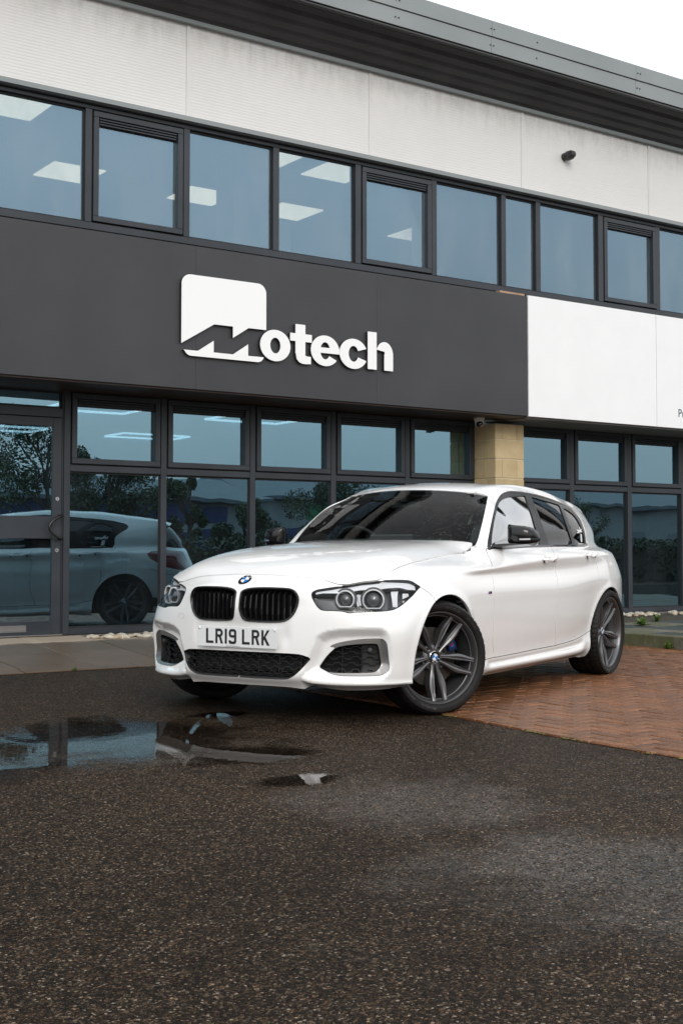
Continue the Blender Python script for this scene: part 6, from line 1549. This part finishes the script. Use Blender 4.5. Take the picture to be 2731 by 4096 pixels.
# --- inside
SEAT = plain('black_seat_leather', (.018, .018, .019), .5); DASH = plain('black_dashboard', (.020, .020, .021), .6); HEADL = plain('pale_headlining', (.45, .44, .42), .9)
def C(u, v, w): return (u, -v, w)
MB().box(.45, 3.10, -.70, .70, .20, .42).build('cabin_floor', CAV, car)
MB().box(-.50, .48, -.46, .46, .24, .70).build('engine_bay', CAV, car)
MB().box(.40, .55, -.64, .64, .25, .84).build('bulkhead', CAV, car)
MB().box(-.42, 3.30, -.55, .55, .17, .235, c=.02).build('underbody', MBLK, car)
MB().prism([(.55, .90), (.62, .945), (.95, .965), (1.08, .93), (1.12, .80), (.9, .60), (.5, .60)], -.58, .58, 'y').build('dashboard', DASH, car)
MB().prism([(.92, .96), (1.02, .99), (1.10, .975), (1.10, .93), (.92, .93)], .20, .54, 'y').build('instrument_hood', DASH, car)
MB().box(.93, .95, -.16, .16, .955, 1.015, c=.008).build('centre_screen', plain('screen_black', (.02, .022, .025), .15), car)
sw = MB(); ring = [(0, .185*math.cos(a), .185*math.sin(a)) for a in np.linspace(0, 2*math.pi, 33)[:-1]]; sw.tube(ring, .014, 8, closed=True)
sw.box(-.015, .015, -.17, .17, -.02, .02).box(-.015, .015, -.02, .02, -.17, 0).lathe([(0, .02), (.055, .015), (.06, -.01)], 20, axis='x')
o = sw.build('steering_wheel', SEAT, car, smooth=True); o.location = (1.17, .37, .90); o.rotation_euler = (0, math.radians(-24), 0)
def seat(u, v, k=0):
    e = empty('seat', C(u, v, 0)); e.parent = car
    MB().box(-.05, .45, -.24, .24, .38, .54, c=.05).build('cushion', SEAT, e, autosmooth=50)
    MB().prism([(.40, .45), (.30, .55), (.50, 1.02), (.58, 1.04), (.62, .98), (.52, .45)], -.23, .23, 'y').build('backrest', SEAT, e)
    MB().box(.50, .60, -.13, .13, 1.06, 1.22, c=.035).build('headrest', SEAT, e, autosmooth=50)
seat(1.30, .37); seat(1.30, -.37)
MB().box(2.25, 2.75, -.62, .62, .42, .60, c=.06).prism([(2.62, .55), (2.75, .98), (2.88, 1.0), (2.86, .55)], -.62, .62, 'y').build('rear_bench', SEAT, car)
for v in (.36, -.36): MB().box(2.78, 2.86, v-.12, v+.12, 1.0, 1.12, c=.03).build('headrest', SEAT, car, autosmooth=50)
MB().prism([(1.20, 1.285), (1.5, 1.34), (2.1, 1.352), (2.7, 1.30), (3.0, 1.24), (3.0, 1.23), (2.7, 1.285), (2.1, 1.335), (1.5, 1.322), (1.22, 1.272)], -.47, .47, 'y').build('headlining', HEADL, car)
MB().box(1.12, 1.15, -.11, .11, 1.185, 1.235, c=.015).box(1.10, 1.16, -.02, .02, 1.235, 1.30).build('rear_view_mirror', DASH, car)
mesh('mirror_face', [(1.151, -.10, 1.19), (1.151, .10, 1.19), (1.151, .10, 1.23), (1.151, -.10, 1.23)], [(0, 1, 2, 3)], CHROME, car)
for sd in (1, -1):   # seat belts, light door linings visible through the glass
    MB().tube([C(1.86, sd*.64, 1.20), C(1.84, sd*.60, .95), C(1.75, sd*.55, .6)], .012, 4).build('seat_belt', SEAT, car)
    patch(BODY, 'pillar_lining', [(2.95, .78), (3.30, .78), (3.15, 1.06), (2.90, 1.06)], CAV, car, sd, -.03, .05)
# --- sticker in the rear quarter glass
STK = plain('white_sticker', (.8, .8, .8), .5)
SP = OUTL['sticker']
for sd in (1, -1):
    for k, h_ in ((0, .0045), (2, .0045), (4, .0045), (8, .004)):
        ribbon(BODY, 'sticker', dense([SP[k], SP[k+1]], .01, False), h_, -.0095, -.0108, STK, car, sd)
    (a0, b0), (a1, b1) = SP[6], SP[7]
    for q_ in range(5):     # stacked small characters
        f = q_/5; x_, y_ = a0+(a1-a0)*f, b0+(b1-b0)*f
        ribbon(BODY, 'sticker', dense([(x_-.018, y_), (x_+.016, y_)], .01, False), .0050, -.0095, -.0108, STK, car, sd)
    ribbon(BODY, 'sticker', dense([(a0-.012, b0), (a1-.012, b1)], .01, False), .0030, -.0095, -.0108, STK, car, sd)
# ------------------------------------------------------------------ wheels
RIM = NT('ferric_grey_wheel'); RIM.set(Base_Color=(.115, .115, .12, 1), Metallic=.7, Roughness=.32, Coat_Weight=.3); RIM = RIM.m
RUB = NT('tyre_rubber'); _n = RUB.noise(RUB.coord(), 40, 5, .7); RUB.set(Base_Color=RUB.ramp(_n, [(.3, (.006, .006, .006)), (.7, (.012, .0115, .011))]), Roughness=.6); RUB.b.inputs['Specular IOR Level'].default_value = .25; RUB = RUB.m
RUBT = plain('tyre_lettering', (.030, .030, .030), .4)
DISC = plain('brake_disc_steel', (.07, .062, .055), .5, .9); CALI = plain('blue_caliper', (.006, .022, .085), .35, coat=.3)
def make_wheel(R, hw, spin, caliper_ang, cs):
    e = empty('wheel')
    m = MB()
    # tyre with circumferential grooves and shoulder sipes (axis y, outer face towards -y)
    half = [(.2545, -hw*.86), (.259, -hw*.95), (.269, -hw*1.02), (.283, -hw*1.06), (.298, -hw*1.045), (R-.012, -hw*.96), (R-.004, -hw*.86)]
    tread = [(R-.001, -hw*.72), (R, -hw*.46), (R-.007, -hw*.455), (R-.007, -hw*.37), (R, -hw*.365), (R, -hw*.06), (R-.007, -hw*.055), (R-.007, hw*.055), (R, hw*.06), (R, hw*.365), (R-.007, hw*.37), (R-.007, hw*.455), (R, hw*.46), (R-.001, hw*.72)]
    prof = half+tread+[(r, -h) for r, h in half[::-1]]
    n = 216; v = []; L = len(prof)
    for k in range(n):
        t = 2*math.pi*k/n; g = .0035 if k % 4 == 0 else 0
        for i, (r, h) in enumerate(prof):
            rr = r-(g if i in (5, 6, 7, L-6, L-7, L-8) else 0); v.append((rr*math.cos(t), h, rr*math.sin(t)))
    f = [(k*L+i, k*L+i+1, ((k+1) % n)*L+i+1, ((k+1) % n)*L+i) for k in range(n) for i in range(L-1)]
    ty = m.add(v, f).build('tyre', RUB, e, autosmooth=30)
    def wraptext(body, size, ang, r, depth):
        t = text('tyre_lettering', body, size, RUBT, ty, (0, 0, 0), (0, 0, 0), .0004, align='CENTER', space=1.15, offset=.0006)
        for q in t.data.vertices:
            x, y, z = q.co; rr = r+y; a = ang-x/r; yy = -np.interp(rr, [.259, .269, .283, .298], [hw*.95, hw*1.02, hw*1.06, hw*1.045]); q.co = (rr*math.cos(a), yy-.0006-z, rr*math.sin(a))
        return t
    for a in (73, 253): wraptext('MICHELIN', .020, math.radians(a), .273, .001)
    for a in (42, 222): wraptext('PILOT SPORT', .013, math.radians(a), .274, .001)
    # rim barrel
    rb_ = MB().lathe([(.2550, -hw*.86), (.2572, -hw*.90), (.2556, -hw*.94), (.2505, -hw*.935), (.2460, -hw*.89), (.2415, -hw*.80), (.2365, -hw*.62), (.230, -hw*.25), (.2200, .0), (.220, hw*.5), (.252, hw*.86)], 96).build('rim', RIM, e, autosmooth=35)
    MB().lathe([(.2300, -hw*.60), (.2330, -hw*.64), (.2365, -hw*.615)], 96).build('rim_step', RIM, rb_, smooth=True)
    # hub
    hy = -.050
    MB().lathe([(0, hy+.012), (.034, hy+.012), (.0345, hy+.001), (.0365, hy), (.043, hy+.0005), (.047, hy+.006), (.062, hy+.010), (.074, hy+.014), (.080, hy+.024), (.080, hy+.05), (.03, hy+.055)], 60).build('hub', RIM, rb_, autosmooth=40)
    for k in range(5):
        a = spin+math.radians(36+72*k); c, s_ = math.cos(a), math.sin(a)
        MB().lathe([(.0165, hy+.004), (.0150, hy+.0035), (.0135, hy+.012), (.013, hy+.030), (0, hy+.030)], 20, (.060*c, 0, .060*s_)).build('bolt_hole', GBLK, rb_, smooth=True)
        MB().lathe([(0, hy+.018), (.007, hy+.018), (.008, hy+.03)], 6, (.060*c, 0, .060*s_)).build('bolt', plain('bolt_steel', (.12, .12, .12), .4, .8) if k == 0 else bpy.data.materials['bolt_steel'], rb_)
        a = spin+math.radians(72*k); c, s_ = math.cos(a), math.sin(a)
        MB().lathe([(.0065, hy+.001), (.0045, hy+.001), (.004, hy+.012), (0, hy+.012)], 12, (.062*c, 0, .062*s_)).build('spoke_hole', GBLK, rb_)
    # five twin spokes
    prof_r = [.040, .062, .087, .114, .141, .167, .191, .212, .230, .243]
    off = [.0120, .0150, .0200, .0255, .0300, .0330, .0340, .0345, .0350, .0360]
    wid = [.0215, .0215, .0255, .0345, .0405, .0385, .0325, .0270, .0260, .0300]
    face = [-.050, -.052, -.056, -.062, -.068, -.073, -.077, -.081, -.086, -.089]
    for k in range(5):
        a = spin+math.radians(72*k)
        for sg_s in (1, -1):
            V = []; nr = len(prof_r)
            for i in range(nr):
                r, o_, w, y = prof_r[i], off[i], wid[i], face[i]; y = y*hw/.1125
                inner, outer = o_-w*.42, o_+w*.58; rid = o_-w*.12
                dish = .0045 if 3 <= i <= 6 else .0012
                # section: inner back, inner front, trough, ridge, outer front, outer back
                pts = [(inner-.001, y+.040), (inner, y+.007), (inner+w*.16, y+.0015), (rid, y+dish+.001), (rid+w*.30, y-.0015), (outer-w*.08, y+.002), (outer, y+.010), (outer+.002, y+.042)]
                for q_, yy in pts:
                    x_, z_ = r, sg_s*q_; V.append((x_*math.cos(a)-z_*math.sin(a), yy, x_*math.sin(a)+z_*math.cos(a)))
            F = [(i*8+j, i*8+j+1, (i+1)*8+j+1, (i+1)*8+j) for i in range(nr-1) for j in range(7)]+[(i*8+7, i*8, (i+1)*8, (i+1)*8+7) for i in range(nr-1)]+[tuple(range(8)), tuple(range((nr-1)*8, nr*8))]
            MB().add(V, F).build('spoke', RIM, rb_, autosmooth=28)
    r_ = roundel(rb_, .034, (0, hy, 0), (0, 0, 0)); r_.name = 'centre_cap'; r_.rotation_euler = (0, cs, 0)
    # brake
    bd = MB().lathe([(.085, -.010), (.165, -.010), (.165, .012), (.085, .012)], 72, closed_prof=True).build('brake_disc', DISC, e, autosmooth=40)
    MB().lathe([(0, -.016), (.083, -.014), (.085, -.010), (.085, .03)], 48).build('disc_hat', MBLK, bd, autosmooth=40)
    m = MB(); n = 14; a0, a1 = caliper_ang-.27, caliper_ang+.27; V = []
    for i in range(n+1):
        a = a0+(a1-a0)*i/n; k = .75+.25*math.sin(math.pi*i/n)**.5
        for rr, yy in ((.115, -.020), (.119, -.036*k), (.158, -.040*k), (.172, -.030*k), (.174, .03)): V.append((rr*math.cos(a), yy, rr*math.sin(a)))
    F = [(i*5+j, i*5+j+1, (i+1)*5+j+1, (i+1)*5+j) for i in range(n) for j in range(4)]+[tuple(range(5)), tuple(range(n*5, n*5+5))]
    m.add(V, F); cl_ = m.build('caliper', CALI, e, autosmooth=35)
    for k in range(3):
        a = caliper_ang-.06+.035*k
        MB().box(-.010, .010, -.0005, .0005, -.0022, .0022).build('caliper_stripe', STR[k], cl_).matrix_local = Matrix.Translation((.138*math.cos(a), -.0425, .138*math.sin(a))) @ Matrix.Rotation(-a, 4, 'Y')
    return e
def copy_tree(o, parent=None):
    c = o.copy(); COL.objects.link(c); c.parent = parent; c.matrix_parent_inverse = o.matrix_parent_inverse.copy()
    for ch in o.children: copy_tree(ch, c)
    return c
wf = make_wheel(.3185, .1125, math.radians(-86.5), math.radians(27), math.radians(158))
wf.parent = car; wf.location = C(.012, .752, .3165); wf.rotation_euler = (0, 0, math.radians(-30))
wfr = copy_tree(wf, car); wfr.location = C(.012, -.752, .3165); wfr.rotation_euler = (0, 0, math.radians(180-27))
wr = make_wheel(.3150, .1160, math.radians(-93), math.radians(160), math.radians(20))
wr.parent = car; wr.location = C(2.69, .752, .3135); wr.rotation_euler = (math.radians(1.2), 0, 0)
wrr = copy_tree(wr, car); wrr.location = C(2.69, -.752, .3135); wrr.rotation_euler = (math.radians(-1.2), 0, math.pi)
for k, o in enumerate((wf, wfr, wr, wrr)): pass
wf['label'] = 'front wheel steered outwards, with blue brake caliper behind twin spokes'
# wheel arch liners
for u0, r0, w0 in ((0, .362, .318), (2.69, .362, .30)):
    for sd in (1, -1):
        m = MB().lathe([(r0, -.83 if sd > 0 else .40), (r0, -.40 if sd > 0 else .83)], 32, (u0, 0, w0), 'y', a0=math.radians(-6), a1=math.radians(186))
        m.v = [(x, y if True else y, z) for x, y, z in m.v]; m.build('wheel_arch_liner', CAV, car, fix=False)
        MB().box(u0-.36, u0+.36, -sd*.50-.01, -sd*.50+.01, .20, .66).build('inner_arch_wall', CAV, car)
# ------------------------------------------------------------------ keep every thing at thing > part > sub-part
bpy.context.view_layer.update()
def depth(o):
    d = 0
    while o.parent is not None: o = o.parent; d += 1
    return d
deep = [o for o in COL.objects if depth(o) > 2]
for o in deep:
    a = o
    while depth(a) > 1: a = a.parent
    mw = o.matrix_world.copy(); o['_up'] = a.name; o['_mw'] = [x for r in mw for x in r]
for o in deep:
    a = bpy.data.objects[o['_up']]; mw = Matrix([o['_mw'][i*4:i*4+4] for i in range(4)]); o.parent = a; o.matrix_parent_inverse = Matrix.Identity(4)
    o.matrix_basis = a.matrix_world.inverted() @ mw; del o['_up']; del o['_mw']
bpy.context.view_layer.update()
for o in [o for o in COL.objects if o.name.startswith('projector_lamp') and not o.children]: bpy.data.objects.remove(o)
